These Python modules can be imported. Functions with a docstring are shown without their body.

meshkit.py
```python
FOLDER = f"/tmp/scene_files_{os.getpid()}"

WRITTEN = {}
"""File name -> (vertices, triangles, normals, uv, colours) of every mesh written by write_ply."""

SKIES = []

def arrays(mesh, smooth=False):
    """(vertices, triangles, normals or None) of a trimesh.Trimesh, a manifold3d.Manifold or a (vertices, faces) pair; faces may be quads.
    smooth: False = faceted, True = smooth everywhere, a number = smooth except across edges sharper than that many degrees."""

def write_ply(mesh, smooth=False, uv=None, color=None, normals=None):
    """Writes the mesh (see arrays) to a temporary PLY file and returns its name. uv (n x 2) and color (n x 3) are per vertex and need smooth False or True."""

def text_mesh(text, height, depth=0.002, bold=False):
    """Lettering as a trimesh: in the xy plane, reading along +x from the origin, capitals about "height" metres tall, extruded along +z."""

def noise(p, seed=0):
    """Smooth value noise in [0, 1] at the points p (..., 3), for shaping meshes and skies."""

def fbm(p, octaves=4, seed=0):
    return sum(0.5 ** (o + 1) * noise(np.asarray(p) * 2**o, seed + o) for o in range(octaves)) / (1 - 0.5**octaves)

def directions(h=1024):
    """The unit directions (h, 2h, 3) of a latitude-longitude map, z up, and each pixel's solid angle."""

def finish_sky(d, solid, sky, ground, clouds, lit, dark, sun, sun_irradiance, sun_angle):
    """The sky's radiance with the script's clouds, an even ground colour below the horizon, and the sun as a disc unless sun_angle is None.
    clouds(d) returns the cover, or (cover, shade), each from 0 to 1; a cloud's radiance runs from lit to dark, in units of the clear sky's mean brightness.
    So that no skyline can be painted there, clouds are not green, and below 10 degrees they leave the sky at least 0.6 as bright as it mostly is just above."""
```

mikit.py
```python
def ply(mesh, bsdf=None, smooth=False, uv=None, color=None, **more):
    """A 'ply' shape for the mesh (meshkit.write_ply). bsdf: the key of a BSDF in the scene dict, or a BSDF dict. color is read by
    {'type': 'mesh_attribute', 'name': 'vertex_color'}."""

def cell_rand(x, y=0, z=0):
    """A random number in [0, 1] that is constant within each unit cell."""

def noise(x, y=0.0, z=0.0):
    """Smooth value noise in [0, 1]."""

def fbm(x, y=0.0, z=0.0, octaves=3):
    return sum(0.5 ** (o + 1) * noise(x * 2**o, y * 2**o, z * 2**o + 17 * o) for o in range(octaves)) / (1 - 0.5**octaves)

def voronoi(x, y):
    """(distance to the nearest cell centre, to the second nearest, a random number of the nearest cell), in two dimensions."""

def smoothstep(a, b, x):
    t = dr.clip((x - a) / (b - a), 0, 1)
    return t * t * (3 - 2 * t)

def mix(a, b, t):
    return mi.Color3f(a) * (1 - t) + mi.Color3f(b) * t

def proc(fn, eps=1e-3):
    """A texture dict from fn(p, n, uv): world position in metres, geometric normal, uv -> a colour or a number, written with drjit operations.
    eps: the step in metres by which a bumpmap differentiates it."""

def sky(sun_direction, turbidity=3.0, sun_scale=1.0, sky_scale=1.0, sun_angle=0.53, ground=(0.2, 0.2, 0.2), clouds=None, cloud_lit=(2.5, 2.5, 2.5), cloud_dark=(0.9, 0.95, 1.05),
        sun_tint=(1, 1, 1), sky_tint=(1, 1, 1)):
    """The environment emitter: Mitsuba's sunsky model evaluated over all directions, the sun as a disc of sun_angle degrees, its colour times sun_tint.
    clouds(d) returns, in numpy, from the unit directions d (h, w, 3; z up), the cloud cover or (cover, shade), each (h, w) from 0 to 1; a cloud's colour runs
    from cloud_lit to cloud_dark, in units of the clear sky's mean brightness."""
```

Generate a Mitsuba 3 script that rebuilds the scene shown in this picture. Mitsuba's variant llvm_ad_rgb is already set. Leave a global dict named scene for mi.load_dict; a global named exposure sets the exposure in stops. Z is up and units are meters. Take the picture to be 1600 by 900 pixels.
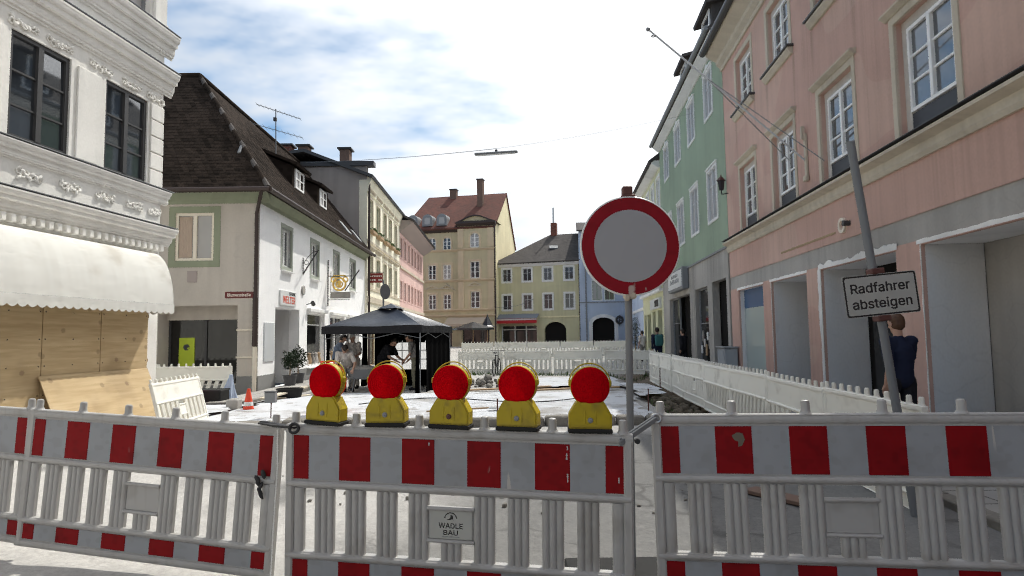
import math, random
import numpy as np, trimesh, drjit as dr, mitsuba as mi
import manifold3d as m3
from shapely.geometry import Polygon, box as sbox, Point
from shapely.ops import unary_union
import mikit, meshkit
from mikit import ply, proc, noise, fbm, smoothstep, mix

random.seed(7); RNG = np.random.default_rng(7)
T = mi.ScalarTransform4f
scene, labels = {}, {}

# ------------------------------------------------------------------ camera, sky, exposure
CAM = np.array([0.0, 0.0, 1.5])
TILT, ROLL = math.atan(0.075), math.radians(0.8)
FW = np.array([0, math.cos(TILT), math.sin(TILT)])
UP0 = np.array([0, -math.sin(TILT), math.cos(TILT)])
UPV = math.cos(ROLL) * UP0 + math.sin(ROLL) * np.array([1, 0, 0.0])
scene['camera'] = {'type': 'perspective', 'fov': 2 * math.degrees(math.atan(0.8)), 'fov_axis': 'x', 'near_clip': 0.05, 'far_clip': 600.0,
                   'to_world': T().look_at(origin=CAM.tolist(), target=(CAM + FW).tolist(), up=UPV.tolist())}
SUN_AZ, SUN_EL = math.radians(33), math.radians(55)
SUN = np.array([math.sin(SUN_AZ) * math.cos(SUN_EL), math.cos(SUN_AZ) * math.cos(SUN_EL), math.sin(SUN_EL)])


def clouds(d):
    z = np.maximum(d[..., 2], 0.02)
    q = np.stack([d[..., 0] / (z + 0.25), d[..., 1] / (z + 0.25), 0 * z], -1)
    wisp = meshkit.fbm(q * np.array([2.6, 5.2, 1]) + 3.1, 5, seed=5)
    fine = meshkit.fbm(q * np.array([11, 19, 1]) + 1.7, 5, seed=9)
    az = np.arctan2(d[..., 0], d[..., 1])
    veil = 1 / (1 + np.exp(-(az + 0.24 + 0.5 * (wisp - 0.5) + 0.10 * np.sin(3 * az)) * 7.0))      # a bank of thin high cloud that covers the sunward half
    c = np.clip(0.27 + 1.0 * veil + 0.85 * (wisp - 0.5) + 1.25 * (fine - 0.5), 0, 1)
    glow = np.clip(d @ SUN, 0, 1) ** 3                       # thin cloud scatters forward: brighter towards the sun
    shade = np.clip(1.0 - 0.92 * glow + 0.35 * (fine - 0.5), 0, 1)
    return 0.97 * c, shade


scene['sky'] = mikit.sky(SUN, turbidity=3.0, sun_scale=1.0, sky_scale=1.0, clouds=clouds, cloud_lit=(5.6, 5.65, 5.7), cloud_dark=(2.1, 2.18, 2.26), sun_tint=(0.87, 1.0, 1.19), sky_tint=(1.18, 1.34, 1.30))
exposure = 1.6


# ------------------------------------------------------------------ materials
def mat(name, c, rough=0.6, spec=0.4, metallic=0.0, **k):
    b = {'type': 'principled', 'base_color': {'type': 'rgb', 'value': list(c)} if not isinstance(c, dict) else c, 'roughness': rough, 'metallic': metallic, **k}
    if metallic == 0 and spec is not None: b['specular'] = spec
    scene[name] = {'type': 'twosided', 'bsdf': b}
    return name


def pmat(name, fn, rough=0.85, spec=0.25, bump=None, bscale=1.0, **k):
    b = {'type': 'principled', 'base_color': proc(fn), 'roughness': rough, 'specular': spec, **k}
    if bump is not None:
        b = {'type': 'bumpmap', 'arbitrary': proc(bump, eps=0.004), 'scale': bscale, 'bsdf': b}
    scene[name] = {'type': 'twosided', 'bsdf': b}
    return name


def stucco_bump(p, n, uv):
    return 0.004 * fbm(p.x * 22 + p.y * 22, p.z * 22, p.y * 9, octaves=2)


def stucco(name, c, var=0.10, streak=0.10, bump=True):
    c = [float(x) for x in c]

    def fn(p, n, uv):
        h = p.x + p.y
        big = fbm(h * 0.6, p.z * 0.7, p.x * 0.3, octaves=4)
        st = noise(h * 3.1, p.z * 0.22, 3.0) * noise(h * 9.0, p.z * 0.5, 8.0)
        gr = noise(h * 40, p.z * 40, p.x * 40)
        pat = smoothstep(0.60, 0.64, fbm(h * 0.35, p.z * 0.5, 11.0, octaves=3))
        crk = smoothstep(0.012, 0.0, dr.abs(fbm(h * 0.9, p.z * 0.9, 5.0, octaves=4) - 0.52))
        k = (1 + var * 2.6 * (big - 0.5) - 1.5 * streak * st + 0.08 * (gr - 0.5)) * (1 - 0.05 * pat) * (1 - 0.05 * crk)
        return mi.Color3f(c[0], c[1], c[2]) * k
    return pmat(name, fn, 0.9, 0.15, stucco_bump if bump else None, 1.0)


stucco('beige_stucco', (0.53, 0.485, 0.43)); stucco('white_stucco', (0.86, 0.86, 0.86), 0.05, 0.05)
stucco('sage_paint', (0.29, 0.315, 0.225)); stucco('cream_stucco', (0.84, 0.81, 0.66)); stucco('firewall_plaster', (0.36, 0.33, 0.31), 0.16, 0.2)
stucco('rose_stucco', (0.66, 0.46, 0.42)); stucco('green_stucco', (0.295, 0.365, 0.27))
stucco('ochre_stucco', (0.54, 0.475, 0.31)); stucco('ochre_trim', (0.60, 0.49, 0.34)); stucco('yellow_stucco', (0.56, 0.53, 0.34)); stucco('gable_cream', (0.80, 0.72, 0.48))
stucco('blue_stucco', (0.45, 0.52, 0.63)); stucco('trim_stone', (0.55, 0.49, 0.39), 0.1, 0.15); stucco('ornate_stone', (0.82, 0.81, 0.77), 0.09, 0.10)
stucco('grey_render', (0.38, 0.36, 0.33), 0.2, 0.2); stucco('lime_stucco', (0.60, 0.60, 0.40)); stucco('reveal_plaster', (0.66, 0.66, 0.66), 0.1, 0.05)
stucco('raw_plaster', (0.75, 0.74, 0.71), 0.25, 0.1); stucco('plinth_render', (0.22, 0.22, 0.215), 0.15, 0.1)
stucco('embrasure_paint', (0.52, 0.49, 0.44), 0.06, 0.08, bump=False); stucco('pale_sage', (0.34, 0.365, 0.315), 0.08, 0.1, bump=False); WIN_S = (17.25, 14.45, 11.62, 8.75, 5.9)


def pink_fn(p, n, uv):
    s_ = p.x * 0.0768 + p.y * 0.9970 - 0.395
    h_ = p.x + p.y
    big = fbm(h_ * 0.6, p.z * 0.7, 2.0, octaves=4)
    gr = noise(h_ * 40, p.z * 40, p.x * 40)
    drip = mi.Float(0)
    for c in WIN_S:          # rain streaks below the ends of the sills
        for e in (-0.9, 0.9):
            w = smoothstep(0.14, 0.0, dr.abs(s_ - c - e + 0.05 * (noise(p.z * 2.0, 1.0) - 0.5)))
            drip = dr.maximum(drip, w * smoothstep(6.2, 7.56, p.z) * dr.select(p.z < 7.56, 1.0, 0.0))
    run = noise(s_ * 7, p.z * 0.35, 3.0) * noise(s_ * 23, p.z * 0.8, 6.0)
    patch = smoothstep(0.585, 0.60, fbm(s_ * 0.45, p.z * 0.6, 15.0, octaves=2))
    dirt = smoothstep(5.1, 4.25, p.z) * dr.select(p.z > 4.2, 1.0, 0.0) * noise(s_ * 5, p.z * 3, 1.0)
    k = 1 + 0.26 * (big - 0.5) + 0.07 * (gr - 0.5) - 0.30 * drip * (0.4 + 0.6 * noise(s_ * 30, p.z * 1.5)) - 0.16 * run - 0.20 * dirt
    return mix((0.535, 0.352, 0.290), (0.56, 0.385, 0.315), patch) * k


pmat('pink_stucco', pink_fn, 0.9, 0.15, stucco_bump, 1.0)
stucco('white_trim', (0.74, 0.74, 0.72), 0.06, 0.1, bump=False)

mat('white_paint', (0.78, 0.78, 0.76), 0.4); mat('cream_paint', (0.72, 0.66, 0.55), 0.4); mat('dark_metal', (0.05, 0.05, 0.052), 0.45); mat('black_iron', (0.025, 0.025, 0.027), 0.5)
mat('glass_dark', (0.018, 0.022, 0.027), 0.03, None, eta=2.7); mat('glass_far', (0.03, 0.033, 0.04), 0.08, 0.9); mat('glass_curtain', (0.33, 0.32, 0.31), 0.25, 0.8)
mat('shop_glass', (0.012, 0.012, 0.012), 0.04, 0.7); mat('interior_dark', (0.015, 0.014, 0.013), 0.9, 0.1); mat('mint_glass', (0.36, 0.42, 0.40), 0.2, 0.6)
mat('blue_fascia', (0.05, 0.11, 0.22), 0.4); mat('grey_panel', (0.045, 0.048, 0.055), 0.5); mat('zinc', (0.20, 0.21, 0.22), 0.5, 0.5); mat('copper_brown', (0.045, 0.03, 0.026), 0.5)
mat('steel', (0.42, 0.43, 0.44), 0.38, metallic=0.85); mat('galvanised', (0.17, 0.18, 0.19), 0.5, 0.4); mat('rust_clamp', (0.10, 0.04, 0.034), 0.6); mat('old_glue', (0.15, 0.125, 0.10), 0.9, 0.1)
mat('wood', (0.36, 0.25, 0.15), 0.7); mat('window_green', (0.20, 0.26, 0.19), 0.5); mat('curtain', (0.45, 0.36, 0.29), 0.9); mat('blind', (0.50, 0.52, 0.53), 0.6)
mat('dark_red', (0.20, 0.025, 0.02), 0.45); mat('red_letters', (0.60, 0.10, 0.06), 0.5); mat('pale_letters', (0.70, 0.62, 0.55), 0.5); mat('black_letters', (0.02, 0.02, 0.02), 0.5)
mat('sign_white', (0.66, 0.67, 0.66), 0.35, 0.5); mat('sign_board', (0.40, 0.405, 0.38), 0.4, 0.3); mat('sign_face', (0.31, 0.318, 0.335), 0.35, 0.5); mat('lime_poster', (0.42, 0.52, 0.03), 0.5); mat('gold', (0.75, 0.50, 0.14), 0.35, metallic=0.7)
pmat('lamp_yellow', lambda p, n, uv: mix((0.40, 0.305, 0.012), (0.18, 0.13, 0.03), dr.clip(0.6 * smoothstep(0.5, 0.85, fbm(p.x * 16, p.z * 16, p.y * 12, octaves=4)) + 0.35 * smoothstep(1.04, 1.0, p.z), 0, 1)), 0.42, 0.3); mat('rubber', (0.02, 0.02, 0.02), 0.8, 0.2); mat('lamp_orange', (0.75, 0.12, 0.01), 0.3, 0.6)
mat('cone_red', (0.70, 0.07, 0.03), 0.5); mat('chimney_render', (0.16, 0.11, 0.09), 0.9, 0.1); mat('moss', (0.06, 0.09, 0.03), 0.9, 0.1)
pmat('awning_white', lambda p, n, uv: mix((0.66, 0.66, 0.625), (0.50, 0.48, 0.43), dr.clip(0.8 * smoothstep(0.52, 0.8, fbm(p.y * 1.7, p.z * 3.0, p.x * 2, octaves=4)) + 0.25 * noise(p.y * 14, p.z * 1.5), 0, 1)), 0.85, 0.1, lambda p, n, uv: 0.01 * fbm(p.y * 5, p.z * 9, p.x * 5, octaves=3)); mat('awning_grey', (0.20, 0.22, 0.25), 0.8, 0.1); mat('awning_beige', (0.45, 0.38, 0.30), 0.8, 0.1); mat('awning_red', (0.42, 0.035, 0.04), 0.7, 0.1)
mat('tent_black', (0.009, 0.011, 0.018), 0.33, 0.75); mat('tent_valance', (0.007, 0.007, 0.010), 0.6, 0.3); mat('soffit_grey', (0.36, 0.31, 0.29), 0.9, 0.1); mat('tent_inner', (0.004, 0.004, 0.0045), 0.9, 0.02); mat('pvc_window', (0.70, 0.72, 0.74), 0.2, 0.6)
mat('tarp_blue', (0.38, 0.45, 0.58), 0.6); mat('concrete', (0.36, 0.35, 0.33), 0.9, 0.1); mat('skin', (0.48, 0.29, 0.21), 0.55, 0.3, ); mat('eye', (0.03, 0.02, 0.02), 0.2)
mat('hair_dark', (0.025, 0.018, 0.014), 0.6); mat('hair_white', (0.55, 0.53, 0.50), 0.6); mat('hair_red', (0.09, 0.045, 0.025), 0.6); mat('glass_mid', (0.10, 0.11, 0.12), 0.1, 0.9)
mat('cloth_white', (0.62, 0.58, 0.54), 0.9, 0.1); mat('cloth_blue', (0.13, 0.16, 0.22), 0.9, 0.1); mat('cloth_grey', (0.25, 0.235, 0.22), 0.9, 0.1); mat('cloth_khaki', (0.20, 0.19, 0.14), 0.9, 0.1)
mat('cloth_dark', (0.022, 0.022, 0.026), 0.9, 0.1); mat('cloth_teal', (0.05, 0.16, 0.16), 0.8, 0.1); mat('cloth_navy', (0.02, 0.025, 0.05), 0.9, 0.1); mat('cloth_pale', (0.5, 0.47, 0.44), 0.9, 0.1)
mat('street_enamel', (0.12, 0.022, 0.02), 0.35); mat('pot_grey', (0.09, 0.09, 0.095), 0.6); mat('leaf_dark', (0.020, 0.034, 0.016), 0.6, 0.2); mat('leaf_mid', (0.06, 0.10, 0.03), 0.6, 0.3)
mat('concrete_box', (0.33, 0.35, 0.37), 0.6); mat('strap_black', (0.02, 0.02, 0.022), 0.6)


def plastic_fn(p, n, uv):
    h = p.x + 0.7 * p.y
    d = smoothstep(0.55, 0.80, fbm(h * 7, p.z * 6, p.y * 6, octaves=4)) + 0.5 * smoothstep(0.45, 0.05, p.z) * noise(h * 14, p.z * 14, 3.0)
    s = smoothstep(0.62, 0.9, noise(h * 60, p.z * 4, 1.0)) * 0.7
    return mix(mi.Color3f(0.37, 0.365, 0.355), mi.Color3f(0.25, 0.235, 0.21), dr.clip(0.55 * d + 0.22 * s, 0, 1))


pmat('barrier_plastic', plastic_fn, 0.42, 0.45)


def cream_plastic_fn(p, n, uv):
    h = p.x + 0.7 * p.y
    d = smoothstep(0.52, 0.85, fbm(h * 3, p.z * 5, p.y * 2, octaves=4))
    return mix(mi.Color3f(0.76, 0.75, 0.68), mi.Color3f(0.45, 0.43, 0.37), 0.6 * d)


pmat('old_plastic', cream_plastic_fn, 0.5, 0.4)


def film(c, c2):
    def fn(p, n, uv):
        h = p.x + 0.7 * p.y
        d = smoothstep(0.48, 0.8, fbm(h * 6, p.z * 6, p.y * 3, octaves=4)) + 0.5 * smoothstep(0.62, 0.75, noise(h * 28, p.z * 28, 7.0))
        hexa = noise(h * 260, p.z * 260, 2.0)
        scratch = smoothstep(0.86, 0.9, noise(h * 30, p.z * 9, 4.0)) * smoothstep(0.7, 0.8, noise(h * 4, p.z * 4, 9.0))
        return mix(mix(c, c2, 0.6 * d + 0.15 * (hexa - 0.5)), mi.Color3f(0.5, 0.47, 0.42), 0.7 * scratch)
    return fn


pmat('film_white', film((0.29, 0.305, 0.325), (0.23, 0.235, 0.24)), 0.5, 0.3)
pmat('film_red', film((0.22, 0.004, 0.007), (0.145, 0.0035, 0.006)), 0.5, 0.12)
pmat('sign_red', film((0.24, 0.008, 0.016), (0.18, 0.008, 0.012)), 0.5, 0.15)


def tile_fn(c, c2):
    def fn(p, n, uv):
        h = p.x * 6.0 + p.y * 6.0
        r = mikit.cell_rand(h, p.z * 7.5, 0)
        b = fbm(p.x * 0.8, p.y * 0.8, p.z * 0.8, octaves=3)
        m = smoothstep(0.5, 0.8, fbm(p.x * 2.5, p.y * 2.5, p.z * 2.5, octaves=3))
        return mix(c, c2, dr.clip(0.6 * r + 0.7 * (b - 0.4) + 0.3 * m, 0, 1))
    return fn


def course_bump(p, n, uv):
    z = p.z * 7.5
    f = z - dr.floor(z)
    h = (p.x + p.y) * 6.0
    g = dr.abs(h - dr.floor(h) - 0.5)
    return 0.02 * (1 - f) - 0.01 * smoothstep(0.42, 0.5, g)


pmat('tile_dark', tile_fn((0.015, 0.012, 0.010), (0.046, 0.035, 0.029)), 0.95, 0.04)
pmat('tile_red', tile_fn((0.145, 0.058, 0.044), (0.085, 0.045, 0.038)), 0.85, 0.2, course_bump)
pmat('tile_grey', tile_fn((0.055, 0.050, 0.048), (0.10, 0.09, 0.085)), 0.85, 0.2, course_bump)


def brick_fn(p, n, uv):
    z = p.z * 12; row = dr.floor(z); h = (p.x + p.y) * 4 + 0.5 * row
    m = dr.maximum(smoothstep(0.4, 0.48, dr.abs(z - row - 0.5)), smoothstep(0.45, 0.49, dr.abs(h - dr.floor(h) - 0.5)))
    r = mikit.cell_rand(h, z, 3)
    return mix(mix((0.20, 0.06, 0.04), (0.10, 0.04, 0.03), r), (0.25, 0.22, 0.2), 0.7 * m)


pmat('brick', brick_fn)


def ply_wood_fn(p, n, uv):
    g = fbm(p.x * 2 + p.y * 2 + 0.4 * fbm(p.y * 3, p.z * 2, 1.0), p.z * 26, 0.0, octaves=4)
    st = smoothstep(0.58, 0.8, fbm(p.y * 1.3, p.z * 1.1, 3.0, octaves=4))
    kn = smoothstep(0.10, 0.05, mikit.voronoi(p.y * 1.7, p.z * 1.9)[0])
    return mix(mix((0.42, 0.30, 0.155), (0.60, 0.47, 0.29), g), (0.20, 0.13, 0.075), dr.clip(0.25 * st + 0.45 * kn, 0, 1))


pmat('plywood', ply_wood_fn, 0.7)


def ground_fn(p, n, uv):
    big = fbm(p.x * 0.5, p.y * 0.5, 0.0, octaves=4)
    grit = noise(p.x * 120, p.y * 120, 0.0)
    peb = noise(p.x * 38, p.y * 38, 5.0)
    crack = smoothstep(0.035, 0.0, dr.abs(fbm(p.x * 1.3, p.y * 1.3, 7.0, octaves=4) - 0.5))
    asph = mix((0.10, 0.10, 0.10), (0.19, 0.187, 0.18), 0.55 * big + 0.35 * grit + 0.25 * peb) * (1 - 0.35 * crack)
    sand = mix((0.31, 0.30, 0.285), (0.43, 0.42, 0.40), 0.5 * grit + 0.5 * peb)
    soil = mix((0.075, 0.058, 0.043), (0.19, 0.155, 0.12), 0.4 * big + 0.6 * noise(p.x * 9, p.y * 9, 2.0) * (0.4 + 0.6 * peb))
    a = smoothstep(0.3, -1.6, p.x + 1.6 * (big - 0.5)) * smoothstep(0.30, 0.62, fbm(p.x * 0.9 + 3, p.y * 0.7, 3.0, octaves=4) + 0.1)
    a = dr.maximum(a, smoothstep(9.2, 10.2, p.y + 1.5 * (big - 0.5)) * 0.75)
    c = mix(asph, sand, dr.clip(a, 0, 1))
    s = smoothstep(1.9, 2.7, p.x - 0.075 * p.y + 0.9 * (big - 0.5)) * smoothstep(9.5, 11.0, p.y) * smoothstep(30, 26, p.y) * smoothstep(3.6, 3.2, p.x - 0.075 * p.y)
    return mix(c, soil, s)


def ground_bump(p, n, uv):
    return 0.004 * noise(p.x * 90, p.y * 90, 0.0) + 0.006 * noise(p.x * 34, p.y * 34, 1.0) + 0.012 * noise(p.x * 9, p.y * 9, 2.0)


pmat('ground_mix', ground_fn, 0.92, 0.2, ground_bump)


def fleece_fn(p, n, uv):
    d = smoothstep(0.5, 0.8, fbm(p.x * 1.4, p.y * 1.4, 1.0, octaves=5))
    f = noise(p.x * 70, p.y * 70, 0.0)
    return mix((0.47, 0.485, 0.505), (0.25, 0.24, 0.225), dr.clip(0.75 * d + 0.12 * f + 0.6 * smoothstep(0.70, 0.8, noise(p.x * 2.3, p.y * 5.0, 4.0)) * smoothstep(0.45, 0.6, noise(p.x * 9, p.y * 9, 6.0)), 0, 1))


pmat('fleece', fleece_fn, 0.9, 0.1, lambda p, n, uv: 0.05 * dr.abs(fbm(p.x * 1.6, p.y * 4.5, 0.0, octaves=4) - 0.5), 1.0)


def stone_fn(p, n, uv):
    b = fbm(p.x * 5, p.y * 5, p.z * 5, octaves=4)
    return mix((0.10, 0.095, 0.085), (0.26, 0.245, 0.22), b * 0.8 + 0.3 * noise(p.x * 60, p.y * 60, p.z * 60))


pmat('rough_stone', stone_fn, 0.9, 0.2, lambda p, n, uv: 0.01 * fbm(p.x * 20, p.y * 20, p.z * 20, octaves=3))


def soil_fn(p, n, uv):
    return mix((0.055, 0.045, 0.034), (0.17, 0.145, 0.11), 0.6 * fbm(p.x * 4, p.y * 4, p.z * 4, octaves=3) + 0.4 * noise(p.x * 50, p.y * 50, p.z * 50))


pmat('soil', soil_fn, 0.95, 0.1, lambda p, n, uv: 0.012 * fbm(p.x * 24, p.y * 24, p.z * 24, octaves=3))


def pave_fn(p, n, uv):
    x, y = p.x * 2.2, p.y * 2.2
    r = mikit.cell_rand(x, y, 1)
    j = dr.maximum(dr.abs(x - dr.floor(x) - 0.5), dr.abs(y - dr.floor(y) - 0.5))
    return mix(mix((0.22, 0.21, 0.195), (0.34, 0.33, 0.31), 0.5 * r + 0.5 * fbm(p.x * 3, p.y * 3, 0.0)), (0.10, 0.095, 0.09), smoothstep(0.46, 0.49, j))


pmat('paving', pave_fn, 0.9, 0.2)


def lens_fn(p, n, uv):
    r = noise(p.x * 160, p.z * 160, 0.0)
    return mix((0.80, 0.006, 0.018), (0.60, 0.004, 0.013), r)


scene['lens_red'] = {'type': 'principledthin', 'base_color': proc(lens_fn), 'roughness': 0.10, 'diff_trans': 1.1, 'spec_trans': 0.0}


# ------------------------------------------------------------------ mesh helpers
def cat(ms):
    ms = [m for m in ms if m is not None and len(m.faces)]
    return trimesh.util.concatenate(ms) if len(ms) > 1 else ms[0]


_BB = None


def bbox(cx, cy, cz, sx, sy, sz, b=0.0):
    """box with chamfered edges"""
    global _BB
    h = np.array([sx, sy, sz]) / 2.0
    if b <= 0:
        m = trimesh.creation.box([sx, sy, sz]); m.apply_translation([cx, cy, cz]); return m
    b = min(b, 0.45 * min(sx, sy, sz))
    sg = np.array([[i, j, k] for i in (-1, 1) for j in (-1, 1) for k in (-1, 1)], float)

    def verts(h, b):
        out = []
        for a in range(3):
            q = sg * (h - b); q[:, a] = sg[:, a] * h[a]; out.append(q)
        return np.vstack(out)
    if _BB is None:
        v = verts(np.ones(3), 0.3)
        hull = trimesh.convex.convex_hull(v)
        from scipy.spatial import cKDTree
        _BB = cKDTree(v).query(hull.vertices)[1][hull.faces]
    return trimesh.Trimesh(verts(h, b) + [cx, cy, cz], _BB.copy(), process=False)


def box2(x0, x1, y0, y1, z0, z1, b=0.0):
    return bbox((x0 + x1) / 2, (y0 + y1) / 2, (z0 + z1) / 2, abs(x1 - x0), abs(y1 - y0), abs(z1 - z0), b)


def frame_of(p, q):
    p, q = np.asarray(p, float), np.asarray(q, float)
    z = q - p; L = np.linalg.norm(z); z = z / L
    x = np.cross([0, 0, 1.0], z) if abs(z[2]) < 0.95 else np.cross([0, 1.0, 0], z)
    x /= np.linalg.norm(x); y = np.cross(z, x)
    M = np.eye(4); M[:3, 0], M[:3, 1], M[:3, 2], M[:3, 3] = x, y, z, (p + q) / 2
    return M, L


def rod(p, q, r, n=10, r2=None):
    M, L = frame_of(p, q)
    a = np.arange(n) * 2 * np.pi / n
    r2 = r if r2 is None else r2
    v = np.vstack([np.c_[np.cos(a) * r, np.sin(a) * r, np.full(n, -L / 2)], np.c_[np.cos(a) * r2, np.sin(a) * r2, np.full(n, L / 2)], [[0, 0, -L / 2], [0, 0, L / 2]]])
    i = np.arange(n); j = (i + 1) % n
    f = np.vstack([np.c_[i, j, j + n], np.c_[i, j + n, i + n], np.c_[j, i, i * 0 + 2 * n], np.c_[i + n, j + n, i * 0 + 2 * n + 1]])
    m = trimesh.Trimesh(v, f, process=False); m.apply_transform(M); return m


def beam(p, q, w, h, b=0.0):
    M, L = frame_of(p, q)
    m = bbox(0, 0, 0, w, h, L, b); m.apply_transform(M); return m


def pipe(pts, r, n=8):
    pts = [np.asarray(p, float) for p in pts]
    ms = [rod(a, b, r, n) for a, b in zip(pts, pts[1:])]
    for p in pts[1:-1]:
        s = trimesh.creation.icosphere(1, r); s.apply_translation(p); ms.append(s)
    return cat(ms)


def extr(poly, t):
    return trimesh.creation.extrude_polygon(poly, t, engine='earcut')


def lathe(profile, n=24, axis=2):
    m = trimesh.creation.revolve(np.array(profile, float), sections=n)
    if axis == 1:
        m.apply_transform(trimesh.transformations.rotation_matrix(-np.pi / 2, [1, 0, 0]))
    return m


def moved(m, M):
    m = m.copy(); m.apply_transform(M)
    if np.linalg.det(M[:3, :3]) < 0: m.invert()
    return m


def mat4(ex, ey, ez, o):
    M = np.eye(4); M[:3, 0], M[:3, 1], M[:3, 2], M[:3, 3] = ex, ey, ez, o; return M


def rot(axis, deg):
    return trimesh.transformations.rotation_matrix(math.radians(deg), axis)


def tra(x, y, z):
    return trimesh.transformations.translation_matrix([x, y, z])


# ------------------------------------------------------------------ scene tree helpers
_used = set()


def key_for(name, parent=None):
    base = (parent + '__' if parent else '') + name
    k, i = base, 0
    while k in _used or k in scene:
        i += 1; k = f'{base}_{i:03d}'
    _used.add(k); return k


def thing(name, label, category, group=None):
    k = key_for(name); labels[k] = {'label': label, 'category': category}
    if group: labels[k]['group'] = group
    return k


def part(parent, name, mesh, m, smooth=False, label=None, kind=None, to_world=None):
    k = key_for(name, parent)
    d = dict(mesh) if isinstance(mesh, dict) else ply(mesh, m, smooth=smooth)
    if isinstance(mesh, dict): d['bsdf'] = {'type': 'ref', 'id': m}
    if to_world is not None: d['to_world'] = T(np.asarray(to_world).tolist()) if not isinstance(to_world, T) else to_world
    scene[k] = d
    if label: labels.setdefault(k, {})['label'] = label
    if kind: labels.setdefault(k, {})['kind'] = kind
    return k


def solo(name, mesh, m, label, category, group=None, smooth=False):
    k = thing(name, label, category, group)
    scene[k] = ply(mesh, m, smooth=smooth); return k


def struct(name, mesh, m, smooth=False):
    k = key_for(name); scene[k] = ply(mesh, m, smooth=smooth); labels[k] = {'kind': 'structure'}; return k


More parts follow.
